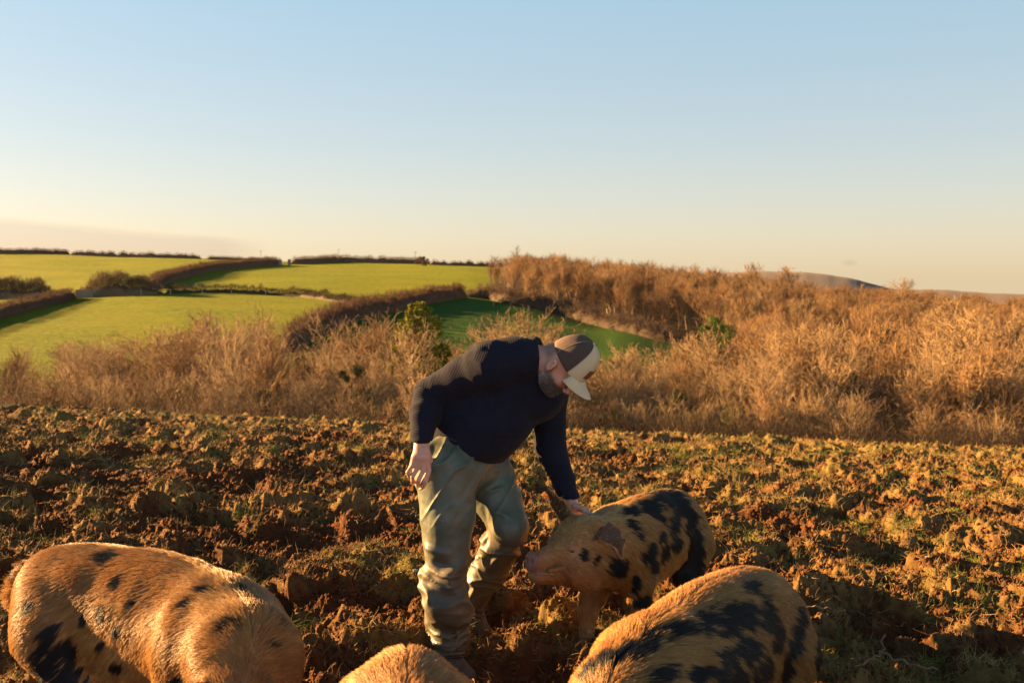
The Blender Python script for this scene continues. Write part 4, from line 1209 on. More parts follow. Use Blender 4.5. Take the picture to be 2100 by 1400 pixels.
    for q, (ex_, ey_, dz) in enumerate([(1190, 1052, .10), (1180, 1053, .115), (1168, 1054, .11), (1158, 1056, .09)]):
        k0 = P(1186 - q * 8, 1047, 4.735); k1 = P(ex_, ey_ - 1, 4.735 + dz * .5); k2 = P(ex_ - 2, ey_ + 6, 4.735 + dz)
        v.chain([P(1177, 1043, 4.71), k0, k1, k2], [.014, .0105, .0098, .0082], .004)
    V, Q = v.mesh(); del v
    V = smooth(V, Q, 1, .4); N = vnormals(V, Q)
    # beard shadow
    L = (V - H0) / S; r_, f_, u_ = L @ Rh, L @ Fh, L @ Uh
    jaw = sstep(-.055, -.075, u_ + 0.0) * 0
    bm = sstep(.016, -.010, u_ - np.interp(f_, [-.02, .01, .03, .06, .09, .12], [-.05, -.030, -.045, -.052, -.055, -.06])) 
    bm = bm * (np.abs(r_) < .0765) * sstep(-.020, .006, f_ + .15 * (u_ + .05)) * sstep(-.150, -.115, u_) * (np.linalg.norm(L, axis=1) < .17)
    nape = sstep(-.02, -.05, f_) * sstep(-.03, 0.01, u_) * (np.linalg.norm(L, axis=1) < .14) * .7
    man = mesh_np('person', V, Q, [MAT['skin']], attrs={'stubble': np.clip(np.maximum(bm * .75, nape), 0, 1)}, org=org)
    tag(man, 'bearded man in navy jumper and green trousers bending to stroke a pig', 'person')
    O = org
    # beard strands
    tri = V[Q]; c = tri.mean(1); ba = bm[Q].mean(1); area = np.linalg.norm(np.cross(tri[:, 2] - tri[:, 0], tri[:, 3] - tri[:, 1]), axis=1)
    pw = area * ba; pk = rn.choice(len(Q), 9000, p=pw / pw.sum()); uv = rn.random((9000, 2))[..., None]
    p = (tri[pk, 0] * (1 - uv[:, 0]) + tri[pk, 1] * uv[:, 0]) * (1 - uv[:, 1]) + (tri[pk, 3] * (1 - uv[:, 0]) + tri[pk, 2] * uv[:, 0]) * uv[:, 1]
    nn = N[Q[pk, 0]]; flow = -Uh * .8 + Fh * .35
    d = nn * .55 + flow * .6 + rn.normal(0, .28, (9000, 3)); d /= np.linalg.norm(d, axis=1, keepdims=True)
    ln = .005 + .007 * rn.random(9000); Pt = [p]; 
    for k in range(3): d = d + rn.normal(0, .18, d.shape); d /= np.linalg.norm(d, axis=1, keepdims=True); Pt.append(Pt[-1] + d * (ln / 3)[:, None])
    Lp = (p - H0) / S
    tone = np.clip(rn.random(9000) * .75 + .45 * sstep(.02, -.02, Lp @ Fh - .02), 0, 1)
    curves_np('beard', np.stack(Pt, 1) - O, np.full((9000, 4), .00032) * np.array([1, 1, .9, .5]), MAT['beard'], parent=man, attrs={'tone': tone})
    # ---------- sweater
    v = Vol((-0.60, 4.10, 0.70), (0.45, 5.05, 1.62), 0.0058)
    v.econe(P(965, 918, 4.62), J['chest'], .190, .150, .195, .150, ax_sh, .04)
    v.econe(J['chest'], J['upper'], .185, .150, .150, .105, ax_sh, .05)
    v.ell(P(1012, 868, 4.58), (.17, .17, .115), None, .07)
    v.ell(P(985, 905, 4.60), (.165, .16, .085), None, .05)
    v.ell(P(1062, 738, 4.52), (.115, .15, .105), None, .05)
    v.ell(P(1105, 822, 4.66), (.11, .14, .09), None, .06)
    v.cone(P(945, 800, 4.58), P(928, 888, 4.61), .095, .108, .05)
    v.cone(P(1040, 740, 4.48), J['shR'], .098, .098, .05)
    v.cone(J['shR'], P(945, 772, 4.49), .098, .080, .05); v.cone(P(945, 772, 4.49), J['elR'], .080, .070, .03)
    v.cone(J['elR'], P(872, 850, 4.49), .072, .068, .02); v.cone(P(872, 850, 4.49), P(865, 893, 4.42), .068, .056, .02)
    v.cone(P(865, 893, 4.42), P(865, 906, 4.40), .053, .050, .006)
    v.cone(P(1100, 770, 4.66), J['shL'], .11, .092, .05)
    v.cone(J['shL'], J['elL'], .092, .074, .03); v.cone(J['elL'], P(1160, 1000, 4.715), .076, .054, .02)
    v.cone(P(1160, 1000, 4.715), P(1171, 1026, 4.70), .052, .047, .006)
    # cut flat at cuffs and hem, hollow out the neck
    nkd = unit(J['neck1'] - J['neck0'])
    hem0 = P(960, 925, 4.62); hn = unit(P(905, 1010, 4.62) - P(1000, 870, 4.60))
    def plane(c, n, rad):
        c, n = A3(c), A3(n)
        v.op(lambda X, Y, Z: np.maximum(-((X - c[0]) * n[0] + (Y - c[1]) * n[1] + (Z - c[2]) * n[2]), np.sqrt((X - c[0]) ** 2 + (Y - c[1]) ** 2 + (Z - c[2]) ** 2) - rad), c - rad, c + rad, .004, 'cut')
    plane(P(865, 907, 4.40), (0, 0, -1), .085)
    plane(P(1172, 1027, 4.70), unit(J['wrL'] - J['elL']), .10)
    plane(P(975, 934, 4.60), unit((-.30, .0, -.95)), .36)
    # slot under the right arm so that sleeve and trunk part
    v.cone(P(912, 838, 4.36), P(893, 905, 4.40), .010, .020, .02, 'cut')
    v.cone(P(918, 828, 4.30), P(900, 850, 4.34), .012, .02, .02, 'cut')
    v.cone(J['neck0'] - Vector(nkd) * .03, J['neck1'] + Vector(nkd) * .1, .078, .078, .012, 'cut')
    v.torus(P(1098, 734, 4.53), nkd + A3((0, 0, .12)), .083, .0125, .008, 1.5)
    V, Q = v.mesh(); del v
    V = smooth(V, Q, 2, .5); N = vnormals(V, Q)
    segs = [(J['upper'], J['chest'], 0), (J['chest'], J['waist'], .2), (J['shR'], J['elR'], 1), (J['elR'], J['wrR'], 1.3), (J['shL'], J['elL'], 2), (J['elL'], J['wrL'], 2.27)]
    al, dist, wh = segparam(V, segs)
    tw = unit(A3(J['upper']) - A3(P(965, 918, 4.62))); al = np.where(wh < 2, 10 + V @ tw, al)
    # drag folds fanning from the right armpit, creases inside the elbows, slack at the hem
    def ridge(a, b, wdt, hgt):
        nonlocal V
        a, b = A3(a), A3(b); ba = b - a; t = np.clip((V - a) @ ba / ba.dot(ba), 0, 1)
        dd = np.linalg.norm(V - a - t[:, None] * ba, axis=1)
        V = V + N * (hgt * np.exp(-(dd / wdt) ** 2) * np.sin(np.pi * np.clip(t * .9 + .08, 0, 1)))[:, None]
    ridge(P(962, 798, 4.33), P(1012, 850, 4.38), .016, .020); ridge(P(952, 805, 4.33), P(966, 842, 4.38), .014, .018)
    ridge(P(958, 795, 4.32), P(1000, 792, 4.36), .014, .016); ridge(P(907, 822, 4.36), P(915, 868, 4.40), .014, .016)
    ridge(P(890, 895, 4.40), P(925, 926, 4.42), .014, .014); ridge(P(980, 812, 4.33), P(1030, 875, 4.40), .02, -.016); ridge(P(1060, 790, 4.40), P(1010, 900, 4.42), .025, .012)
    ridge(P(1140, 870, 4.62), P(1110, 900, 4.64), .014, .010); ridge(P(1150, 890, 4.64), P(1108, 925, 4.66), .012, .009)
    fn = fbm3(V * np.array([7, 7, 12]), 3, 5)
    V = V + N * (0.006 * fn)[:, None]
    arm = wh >= 2
    V = V + N * (0.002 * np.sin(al * 95 + 3 * fn) * arm * np.clip(fn + .4, 0, 1))[:, None]
    sw = mesh_np('jumper', V - O, Q, [MAT['knit']], parent=man, attrs={'along': al})
    # ---------- trousers
    v = Vol((-0.60, 4.10, 0.05), (0.30, 5.15, 1.05), 0.0058)
    v.econe(P(962, 915, 4.62), J['pel'], .165, .135, .185, .150, ax_sh, .03)
    v.cone(J['hipR'], P(918, 1060, 4.48), .150, .118, .05); v.cone(P(918, 1060, 4.48), J['kneeR'], .118, .100, .03)
    v.cone(J['kneeR'], P(915, 1235, 4.43), .100, .096, .02); v.cone(P(915, 1235, 4.43), P(921, 1325, 4.405), .094, .088, .02)
    v.cone(J['hipL'], P(1018, 1020, 4.68), .120, .108, .05); v.cone(P(1018, 1020, 4.68), J['kneeL'], .108, .094, .03)
    v.cone(J['kneeL'], P(1000, 1170, 4.74), .092, .084, .02); v.cone(P(1000, 1170, 4.74), P(977, 1222, 4.82), .082, .076, .02)
    def planet(c, n, rad):
        c, n = A3(c), A3(n)
        v.op(lambda X, Y, Z: np.maximum(-((X - c[0]) * n[0] + (Y - c[1]) * n[1] + (Z - c[2]) * n[2]), np.sqrt((X - c[0]) ** 2 + (Y - c[1]) ** 2 + (Z - c[2]) ** 2) - rad), c - rad, c + rad, .004, 'cut')
    planet(P(921, 1343, 4.405), (.12, 0, -1), .16)
    planet(P(975, 1232, 4.83), unit(J['ankL'] - J['kneeL']), .13)
    V, Q = v.mesh(); del v
    V = smooth(V, Q, 2, .5); N = vnormals(V, Q)
    kn = V[:, 2]
    legR = (V[:, 0] < np.interp(V[:, 2], [0, .5, .9], [-.13, -.10, -.12]))
    lowR = sstep(J['kneeR'].z + .05, J['kneeR'].z - .06, kn) * (V[:, 1] < 4.62)
    distL = segparam(V, [(J['kneeL'], J['ankL'], 0)])
    lowL = (distL[1] < .12) * sstep(-.02, .06, distL[0]) * (1 - lowR)
    wp = V + 0.05 * np.stack([fbm3(V * 7 + 3, 2, k) for k in (1, 2, 3)], 1)
    rdg = np.clip(1 - np.abs(noise3(wp * np.array([4.5, 4.5, 9.5]) + 1.5, 9)) * 1.7, 0, 1) ** 2.2 * 1.3
    rdg2 = np.clip(1 - np.abs(noise3(wp * np.array([11, 11, 26]) + 7.5, 10)) * 1.8, 0, 1) ** 2.5 * 1.4
    V = V + N * ((lowR * .034 + lowL * .020) * (rdg - .45) + (lowR + lowL * .8) * .008 * (rdg2 - .4))[:, None]
    rest = 1 - np.maximum(lowR, lowL)
    q = V @ np.array([[.82, .0, -.5]]).T
    cr = 1 - np.abs(noise3(np.hstack([q * 22, V[:, 1:2] * 5, V[:, 2:3] * 6]), 12)) * 2.2
    V = V + N * (rest * (0.010 * (np.clip(cr, 0, 1) ** 2 - .3) * sstep(.55, .9, V[:, 2]) + 0.006 * fbm3(V * 9, 3, 33)))[:, None]
    def ridge2(a, b, wdt, hgt):
        nonlocal V
        a, b = A3(a), A3(b); ba = b - a; t = np.clip((V - a) @ ba / ba.dot(ba), 0, 1)
        dd = np.linalg.norm(V - a - t[:, None] * ba, axis=1)
        V = V + N * (hgt * np.exp(-(dd / wdt) ** 2) * np.sin(np.pi * np.clip(t * .9 + .08, 0, 1)))[:, None]
    ridge2(P(870, 1120, 4.40), P(925, 1138, 4.36), .018, .022); ridge2(P(872, 1150, 4.36), P(930, 1165, 4.33), .02, -.022)
    ridge2(P(880, 1175, 4.34), P(940, 1170, 4.33), .018, .018); ridge2(P(985, 1010, 4.55), P(998, 1150, 4.6), .016, -.018)
    ridge2(P(996, 975, 4.6), P(1040, 955, 4.6), .012, .012); ridge2(P(1000, 1010, 4.58), P(1060, 990, 4.58), .012, .012); ridge2(P(1005, 1045, 4.55), P(1065, 1065, 4.5), .014, .010)
    gz = base_z(V[:, 0], V[:, 1])
    mesh_np('trousers', V - O, Q, [MAT['trousers']], parent=man, attrs={'mud': np.clip(sstep(.75, .15, V[:, 2] - gz) * .9 + .8 * lowL, 0, 1)})
    # ---------- boots
    def boot(ank, toe, pitch, sy):
        ank = A3(ank); toe = unit(A3(toe)); up0 = np.array([0, 0, 1.0]); side = np.cross(toe, up0)
        c, s_ = math.cos(pitch), math.sin(pitch); T = toe * c - up0 * s_; U_ = up0 * c + toe * s_
        bp = lambda f, r, u: ank + T * f + side * r + U_ * u
        ax = (T, side, U_)
        v = Vol(ank - .30, ank + .30, .005)
        v.cone(bp(-.01, 0, .10), bp(-.015, 0, .0), .054, .052, .01)
        v.ell(bp(-.045, 0, -.045), (.056, .046, .046), ax, .02)
        v.ell(bp(.045, 0, -.035), (.090, .048, .052), ax, .03)
        v.ell(bp(.135, .0, -.052), (.078, .053, .040), ax, .03)
        v.op(lambda X, Y, Z: (X - ank[0]) * U_[0] + (Y - ank[1]) * U_[1] + (Z - ank[2]) * U_[2] + .082, ank - .3, ank + .3, 0, 'cut')
        V, Q = v.mesh(); V = smooth(V, Q, 1); V = V + 0.002 * fbm3(V * 40, 2, 3)[:, None]
        b = mesh_np('boot', V - O, Q, [MAT['boot']], parent=man)
        v = Vol(ank - .30, ank + .30, .005)
        v.econe(bp(-.045, 0, -.090), bp(.06, 0, -.090), .044, .016, .046, .014, side, .005)
        v.econe(bp(.06, 0, -.090), bp(.145, 0, -.088), .046, .014, .048, .014, side, .01)
        for k in range(7): v.cone(bp(-.07 + k * .038, -.05, -.105), bp(-.07 + k * .038, .05, -.105), .0075, .0075, .002)
        V, Q = v.mesh(); mesh_np('sole', V - O, Q, [MAT['sole']], parent=b)
        sg = []
        for k in range(6):
            f = .035 + k * .011 if k < 3 else .02 - (k - 3) * .004; u = .0 - k * .008 if k < 3 else .02 + (k - 3) * .022
            f = .048 + .0 * k if k > 2 else .085 - k * .018; u = .006 + k * .019
            a_, m_, b_ = bp(f - .020, -.044, u - .006), bp(f + .012, 0, u + .014), bp(f - .020, .044, u + .004)
            sg += [[*(a_ - O), *(m_ - O), .0042, .0042], [*(m_ - O), *(b_ - O), .0042, .0042]]
        V, Q = tubes(sg); mesh_np('laces', V, Q, [MAT['lace']], parent=b)
    boot(J['ankR'], TOE_R, 0.04, 1); boot(J['ankL'] + Vector((0, 0, -.012)), TOE_L, 0.55, 1)
    # ---------- cap
    def cp(r, f, u): return H0 + r * Rh + f * Fh + u * Uh
    def crown(ph0, ph1, n, m=22, grow=0.0):
        Vv, al = [], []
        for j in range(m + 1):
            th = j / m * math.pi / 2
            rr = math.cos(th) ** .70 if j < m else 0.012; hh_ = math.sin(th) ** 1.0
            for i in range(n + 1):
                ph = ph0 + (ph1 - ph0) * i / n
                cf = math.cos(ph); af = .118 if cf > 0 else .105
                u0 = .037 - .014 * cf; rim_f = af * cf; rim_r = .092 * math.sin(ph)
                bul = 1 + .03 * math.cos(6 * (ph)) * -math.sin(2 * th)
                f = rim_f * rr * bul + .012 + .010 * hh_ * 1; r = rim_r * rr * bul
                u = u0 + (.182 - u0) * hh_
                p = cp(r, f, u); nrm = unit(Rh * rim_r * rr * 1.2 + Fh * rim_f * rr + Uh * hh_ * .1)
                Vv.append(p + nrm * grow); al.append(ph * .1)
        i = (np.arange(m)[:, None] * (n + 1) + np.arange(n)[None, :]).ravel()
        return np.array(Vv), np.stack([i, i + 1, i + n + 2, i + n + 1], 1), np.array(al)
    def solid(o, th=.0016, off=-1):
        md = o.modifiers.new('thickness', 'SOLIDIFY'); md.thickness = th; md.offset = 0
    capo = empty('cap'); capo.parent = man
    B0 = R(64)
    for a, b, mt, nm in ((-B0, 0, 'cap_cream', 'front_panel'), (0, B0, 'cap_cream', 'front_panel'), (B0, R(116), 'cap_brown', 'side_panel'), (R(116), R(180), 'cap_net', 'mesh_panel'), (R(180), R(244), 'cap_net', 'mesh_panel'), (R(244), 2 * math.pi - B0, 'cap_brown', 'side_panel')):
        V, Q, al = crown(a, b, 16); o = mesh_np(nm, V - O, Q, [MAT[mt]], parent=capo, attrs={'along': al}); solid(o)
    # seams
    sg = []
    for ph in (-B0 - .012, -B0 + .02, B0 - .02, B0 + .012, R(116) - .012, R(116) + .012, R(244), R(0) + .001):
        V, Q, _ = crown(ph, ph + .001, 1, 22, .0012); L_ = V[::2] - O
        sg = [[*L_[j], *L_[j + 1], .0007, .0007] for j in range(20)]
        V, Q = tubes(sg); mesh_np('stitching', V, Q, [MAT['thread']], parent=capo)
    # brim: arched, thick
    Vv = []; nb, mb = 28, 14
    for j in range(mb + 1):
        t = j / mb
        for i in range(nb + 1):
            s_ = -1 + 2 * i / nb; ph = s_ * R(50)
            f0 = .118 * math.cos(ph) + .012; r0 = .092 * math.sin(ph); u0 = .037 - .014 * math.cos(ph) + .006
            ext = .094 * (1 - abs(s_) ** 2.6) ** .55 if abs(s_) < 1 else 0
            f = f0 + ext * t; r = r0 * (1 + .06 * t * (1 - s_ * s_)) 
            arch = .040 * (1 - s_ * s_) * t + .020 * (1 - s_ * s_)
            Vv.append(cp(r * (1 + .10 * t), f - .010 * t, u0 + arch * .60 - .044 * t))
    i = (np.arange(mb)[:, None] * (nb + 1) + np.arange(nb)[None, :]).ravel()
    o = mesh_np('brim', np.array(Vv) - O, np.stack([i, i + 1, i + nb + 2, i + nb + 1], 1), [MAT['cap_cream']], parent=capo); solid(o, .003)
    # leather patch on the front, button
    Vv = []
    V, Q, _ = crown(-R(26), R(26), 12, 30, .0025); sel = V.reshape(31, 13, 3)[5:12]
    i = (np.arange(6)[:, None] * 13 + np.arange(12)[None, :]).ravel()
    o = mesh_np('patch', sel.reshape(-1, 3) - O, np.stack([i, i + 1, i + 14, i + 13], 1), [MAT['leather']], parent=capo); solid(o, .0022)
    v = Vol(cp(0, .022, .184) - .02, cp(0, .022, .184) + .02, .002); v.ell(cp(0, .022, .184), (.0085, .0085, .0045), hx, 0)
    V, Q = v.mesh(); mesh_np('button', V - O, Q, [MAT['cap_cream']], parent=capo)
    # eyelets
    v = Vol(cp(.06, .0, .12) - .05, cp(.06, .0, .12) + .05, .0025)
    return man
# ------------------------------------------------------------------ pigs
def mats_f():
    t = MT('pig_skin'); o = t.obj(); n = t.noise(o, 22, 5, .6)
    c = t.mix(n, (0.2275, 0.1006, 0.03938), (0.3675, 0.1837, 0.07875))
    c = t.mix(t.attr('coat'), c, (0.012, 0.011, 0.013))
    pk = t.mix(n, (0.14, 0.0665, 0.0525), (0.238, 0.119, 0.098))
    c = t.mix(t.attr('snout'), c, pk)
    c = t.mix(t.attr('mud'), c, t.mix(n, (0.07, 0.03, 0.015), (0.18, 0.09, 0.04)))
    b = t.bump(t.noise(o, 120, 4, .6), 0.5, 0.004)
    t.b.inputs['Subsurface Weight'].default_value = 0.08; t.b.inputs['Subsurface Radius'].default_value = (0.01, 0.004, 0.002)
    MAT['pig_skin'] = t.set(Base__Color=c, Roughness=0.6, Normal=b, Specular__IOR__Level=0.35)
    t = MT('pig_hair')
    c = t.ramp(t.attr('tone'), [(0.0, (0.155, 0.066, 0.019)), (0.45, (0.325, 0.158, 0.048)), (0.8, (0.49, 0.280, 0.093)), (1.0, (0.65, 0.44, 0.205))])
    c = t.mix(t.attr('coat'), c, (0.011, 0.011, 0.014))
    t.set(Base__Color=c, Roughness=0.42, Specular__IOR__Level=0.4)
    tr = t.n('BsdfTranslucent'); t.L.new(c, tr.inputs['Color'])
    mx = t.n('MixShader', _label='hair'); mx.inputs[0].default_value = 0.28
    t.L.new(t.b.outputs[0], mx.inputs[1]); t.L.new(tr.outputs[0], mx.inputs[2]); t.L.new(mx.outputs[0], t.o.inputs['Surface'])
    MAT['pig_hair'] = t.m
    MAT['pig_eye'] = simple('pig_eye', (0.02, 0.012, 0.01), 0.12)
    MAT['tooth'] = simple('tooth', (0.266, 0.203, 0.119), 0.4, 0.2, 80)
    MAT['hoof'] = simple('hoof', (0.06, 0.04, 0.03), 0.6, 0.4, 40, 0.002)
from mathutils.bvhtree import BVHTree
def build_pig(label, cx, cy, heading, scale, bend=0.0, hyaw=0.0, hpitch=0.0, patches=(), legs=None, nfur=60000, h=0.008, noise_patch=None, seed=1, tone0=0.5, ears=None, lengthen=1.0, face=True, tail=0, pg=1.0):
    rn = np.random.default_rng(seed)
    cy_, sy_ = math.cos(hyaw), math.sin(hyaw); cp_, sp_ = math.cos(hpitch), math.sin(hpitch)
    NB = np.array([.44, 0, .50])
    Rz = np.array([[cy_, -sy_, 0], [sy_, cy_, 0], [0, 0, 1]]); Ry = np.array([[cp_, 0, -sp_], [0, 1, 0], [sp_, 0, cp_]])
    HR = Rz @ Ry
    hp = lambda x, y, z: NB + HR @ (np.array([x, y, z]) - NB)
    hv = lambda x, y, z: HR @ np.array([x, y, z], float)
    hax = (hv(1, 0, 0), hv(0, 1, 0), hv(0, 0, 1))
    lg = dict(fl=0.0, fr=0.0, hl=0.0, hr=0.0); lg.update(legs or {})
    v = Vol((-.80, -.62, -.06), (1.08, .62, 1.02), h)
    # trunk
    v.ell((-.36, 0, .475), (.235, .195, .225), None, .05)
    v.ell((-.47, 0, .50), (.14, .155, .17), None, .06)
    v.ell((-.03, 0, .475), (.40, .210, .215), None, .07)
    v.ell((.22, 0, .490), (.24, .185, .205), None, .07)
    for s in (-1, 1):
        v.ell((.26, s * .125, .47), (.105, .070, .165), None, .035)
        v.ell((-.39, s * .125, .46), (.145, .085, .175), None, .035)
        v.ell((-.30, s * .100, .62), (.07, .05, .05), None, .04)
    v.ell((-.12, 0, .585), (.44, .125, .120), None, .09)
    v.cone((.28, 0, .50), NB + np.array([.03, 0, .01]), .175, .150, .08)
    # head
    v.cone(NB, hp(.58, 0, .52), .150, .122, .06)
    v.ell(hp(.580, 0, .555), (.105, .105, .105), hax, .04)
    for s in (-1, 1):
        v.ell(hp(.585, s * .066, .425), (.125, .078, .100), hax, .05)       # jowl
        v.ell(hp(.675, s * .060, .535), (.035, .026, .020), hax, .03)      # brow
    v.econe(hp(.64, 0, .495), hp(.79, 0, .444), .082, .082, .048, .049, hv(0, 1, 0), .05)
    v.econe(hp(.78, 0, .440), hp(.835, 0, .436), .046, .046, .035, .038, hv(0, 1, 0), .02)
    v.econe(hp(.62, 0, .395), hp(.825, 0, .368), .075, .060, .036, .027, hv(0, 1, 0), .03)
    # snout disc
    v.ell(hp(.862, 0, .432), (.015, .044, .051), hax, .004)
    if face:
        for s in (-1, 1):
            v.ell(hp(.880, s * .017, .432), (.022, .0085, .0135), hax, .006, 'cut')
            v.ell(hp(.700, s * .096, .507), (.019, .018, .014), hax, .008, 'cut')
            v.cone(hp(.683, s * .088, .523), hp(.718, s * .080, .517), .008, .006, .008)
            v.cone(hp(.684, s * .088, .496), hp(.716, s * .081, .498), .007, .006, .008)
            v.cone(hp(.865, s * .045, .385), hp(.745, s * .098, .402), .0085, .0065, .008, 'cut')   # mouth line
            v.cone(hp(.745, s * .098, .402), hp(.725, s * .098, .420), .0065, .003, .008, 'cut')
            v.cone(hp(.80, s * .064, .408), hp(.74, s * .088, .430), .010, .010, .02)            # lip fold
    # ears
    ears = ears or [[(.56, .085, .59), (.60, .125, .605), (.66, .155, .585), (.71, .160, .545)], [(.56, -.085, .59), (.60, -.125, .605), (.66, -.155, .585), (.71, -.160, .545)]]
    for s, e in zip((1, -1), ears):
        fc = e[4] if len(e) > 4 else (1, s * .15, .15)
        pts = [hp(*q) for q in e[:4]]; wd = [.040, .060, .050, .014]
        for i in range(3):
            ax = unit(pts[i + 1] - pts[i]); wide = unit(np.cross(ax, hv(*fc)))
            v.econe(pts[i], pts[i + 1], wd[i], .010, wd[i + 1], .008, wide, .012)
    # legs
    for key, s, front in (('fl', 1, 1), ('fr', -1, 1), ('hl', 1, 0), ('hr', -1, 0)):
        o = lg[key]
        if front:
            pts = [(.26, s * .105, .36), (.27 + o * .35, s * .112, .245), (.285 + o * .65, s * .112, .165), (.275 + o * .95, s * .112, .070), (.30 + o, s * .112, .020)]; rs = [.100, .062, .044, .033, .036]
        else:
            pts = [(-.38, s * .110, .42), (-.30 + o * .3, s * .125, .275), (-.425 + o * .6, s * .115, .195), (-.400 + o * .95, s * .112, .075), (-.375 + o, s * .112, .020)]; rs = [.140, .080, .042, .033, .036]
        for i in range(4): v.cone(pts[i], pts[i + 1], rs[i], rs[i + 1], .045 if i == 0 else .018)
    if tail:
        tp = [(-.575, 0, .60), (-.63, .0, .60), (-.665, -.015, .55), (-.655, -.05, .50), (-.63, -.05, .46), (-.645, -.02, .43)]
        v.chain(tp, [.026, .017, .014, .012, .010, .007], .012)
    V, Q = v.mesh(); del v
    V = smooth(V, Q, 2, .5); N = vnormals(V, Q)
    V = V + N * (.008 * fbm3(V * 6, 3, seed) + .0012 * fbm3(V * np.array([22, 9, 8]), 2, seed + 2))[:, None]
    # map: lengthen, bend along the spine, scale, place
    ch, sh = math.cos(heading), math.sin(heading)
    def mp(p):
        p = np.asarray(p, float); x = p[:, 0] * lengthen; y = p[:, 1]; z = p[:, 2]
        s0 = -.10; t = np.maximum(x - s0, 0); th = bend * t
        with np.errstate(divide='ignore', invalid='ignore'):
            bx = np.where(np.abs(th) > 1e-4, np.sin(th) / bend if bend else t, t); by = np.where(np.abs(th) > 1e-4, (1 - np.cos(th)) / bend if bend else 0, 0)
        X = np.minimum(x, s0) + bx - np.sin(th) * y; Y = by + np.cos(th) * y
        X, Y, z = X * scale, Y * scale, z * scale
        return np.stack([cx + X * ch - Y * sh, cy + X * sh + Y * ch, z], 1)
    z0 = float(base_z(np.array([cx]), np.array([cy]))[0])
    def mpz(p):
        w = mp(p)
        # follow the slope of the ground
        w[:, 2] += base_z(w[:, 0], w[:, 1]) + 0.012
        return w
    W = mpz(V); org = np.array([cx, cy, z0])
    # coat pattern: spots are laid on the skin in 3D
    bvh = BVHTree.FromPolygons([tuple(q) for q in W], [tuple(int(k) for k in q) for q in Q])
    cen = []
    for (px, py, rx, ry, rot) in patches:
        v0 = P(px, py, 1.0) - Vector((0, 0, CAM_Z)); v0.normalize()
        hit_ = bvh.ray_cast(Vector((0, 0, CAM_Z)), v0)
        if hit_[0] is None: continue
        c = A3(hit_[0]); dd = c[1]; cen.append((c, rx * pg * dd / F, ry * pg * dd / F, R(rot), A3(v0)))
    def coat(Wp, Cp):
        nz = fbm3(Cp * np.array([9, 14, 22]), 3, seed + 5)
        st = fbm3(np.stack([(Cp[:, 0] + Cp[:, 2]) * 9, Cp[:, 1] * 50, (Cp[:, 0] - Cp[:, 2]) * 45], 1), 2, seed + 9)
        m = np.full(len(Wp), -9.0)
        for c, rx, ry, ro, vd in cen:
            rg = unit(np.cross(vd, (0, 0, 1))); up = np.cross(rg, vd)
            d = Wp - c; a = d @ rg; b = d @ up; e = d @ vd
            a2 = a * math.cos(ro) + b * math.sin(ro); b2 = -a * math.sin(ro) + b * math.cos(ro)
            q = np.sqrt((a2 / rx) ** 2 + (b2 / ry) ** 2 + (e / (1.6 * max(rx, ry) + .05)) ** 2)
            m = np.maximum(m, 1.0 - q)
        if noise_patch is not None:
            thr, sc, fn = noise_patch
            big = fbm3(Cp * np.array(sc) + seed * 3.3, 2, seed + 21)
            m = np.maximum(m, (big - thr) * 1.6 + fn(Cp))
        return sstep(-.26, .26, m + .30 * nz + .42 * st)
    ct = coat(W, V)
    # hollow side of each ear: dark skin with its shade painted in, little hair
    eard = np.zeros(len(V)); earh = np.zeros(len(V))
    for s, e in zip((1, -1), ears):
        pts = [hp(*q) for q in e[:4]]; fcv = unit(hv(*(e[4] if len(e) > 4 else (1, s * .15, .15))))
        a_, ds, w_ = segparam(V, [(pts[1] * .5 + pts[0] * .5, pts[1], 0), (pts[1], pts[2], .05), (pts[2], pts[3], .1)])
        near = sstep(.060, .050, ds) * ((V - pts[0]) @ unit(pts[3] - pts[0]) > .022)
        earh = np.maximum(earh, near); eard = np.maximum(eard, near * sstep(.1, .5, N @ fcv) * sstep(.054, .040, ds))
    ct = np.maximum(ct * (1 - earh), eard * .80)
    hx_ = (V - NB) @ HR + NB      # head frame coordinates
    inhead = sstep(.40, .50, V[:, 0]) * (np.linalg.norm(V - NB, axis=1) < .62)
    snt = sstep(.845, .862, hx_[:, 0]) * inhead * sstep(.375, .395, hx_[:, 2])
    snt = np.maximum(snt, .5 * sstep(.79, .85, hx_[:, 0]) * inhead)
    mud = sstep(.16, .03, V[:, 2]) * .9
    pig = mesh_np('pig', W, Q, [MAT['pig_skin']], attrs={'coat': ct, 'snout': snt, 'mud': mud}, org=org)
    tag(pig, label, 'pig')
    if face:
        for s in (-1, 1):
            c = hp(.699, s * .0815, .508); vv = Vol(c - .03, c + .03, .0035); vv.ell(c, (.0125, .0110, .0095), hax, 0)
            v2, q2 = vv.mesh(); mesh_np('eye', mpz(v2) - org, q2, [MAT['pig_eye']], parent=pig)
        vs_, qs_ = [], []
        for s in (-1, 1):
            vv = Vol(hp(.80, 0, .385) - .13, hp(.80, 0, .385) + .13, .0035)
            for k in range(6):
                f = k / 5; vv.ell(hp(.845 - f * .06, s * (.037 + f * .034), .388 + .007 * f), (.0070, .0042, .0055), hax, .003)
            v2, q2 = vv.mesh(); mesh_np('teeth', mpz(v2) - org, q2, [MAT['tooth']], parent=pig)
    for key, s, front in (('fl', 1, 1), ('fr', -1, 1), ('hl', 1, 0), ('hr', -1, 0)):
        o = lg[key]; bx = (.31 if front else -.365) + o
        vv = Vol((bx - .1, s * .112 - .08, -.05), (bx + .1, s * .112 + .08, .08), .005)
        for t_ in (-1, 1): vv.cone((bx - .005, s * .112 + t_ * .016, .012), (bx + .022, s * .112 + t_ * .018, .004), .024, .016, .003)
        v2, q2 = vv.mesh(); mesh_np('hoof', mpz(v2) - org, q2, [MAT['hoof']], parent=pig)
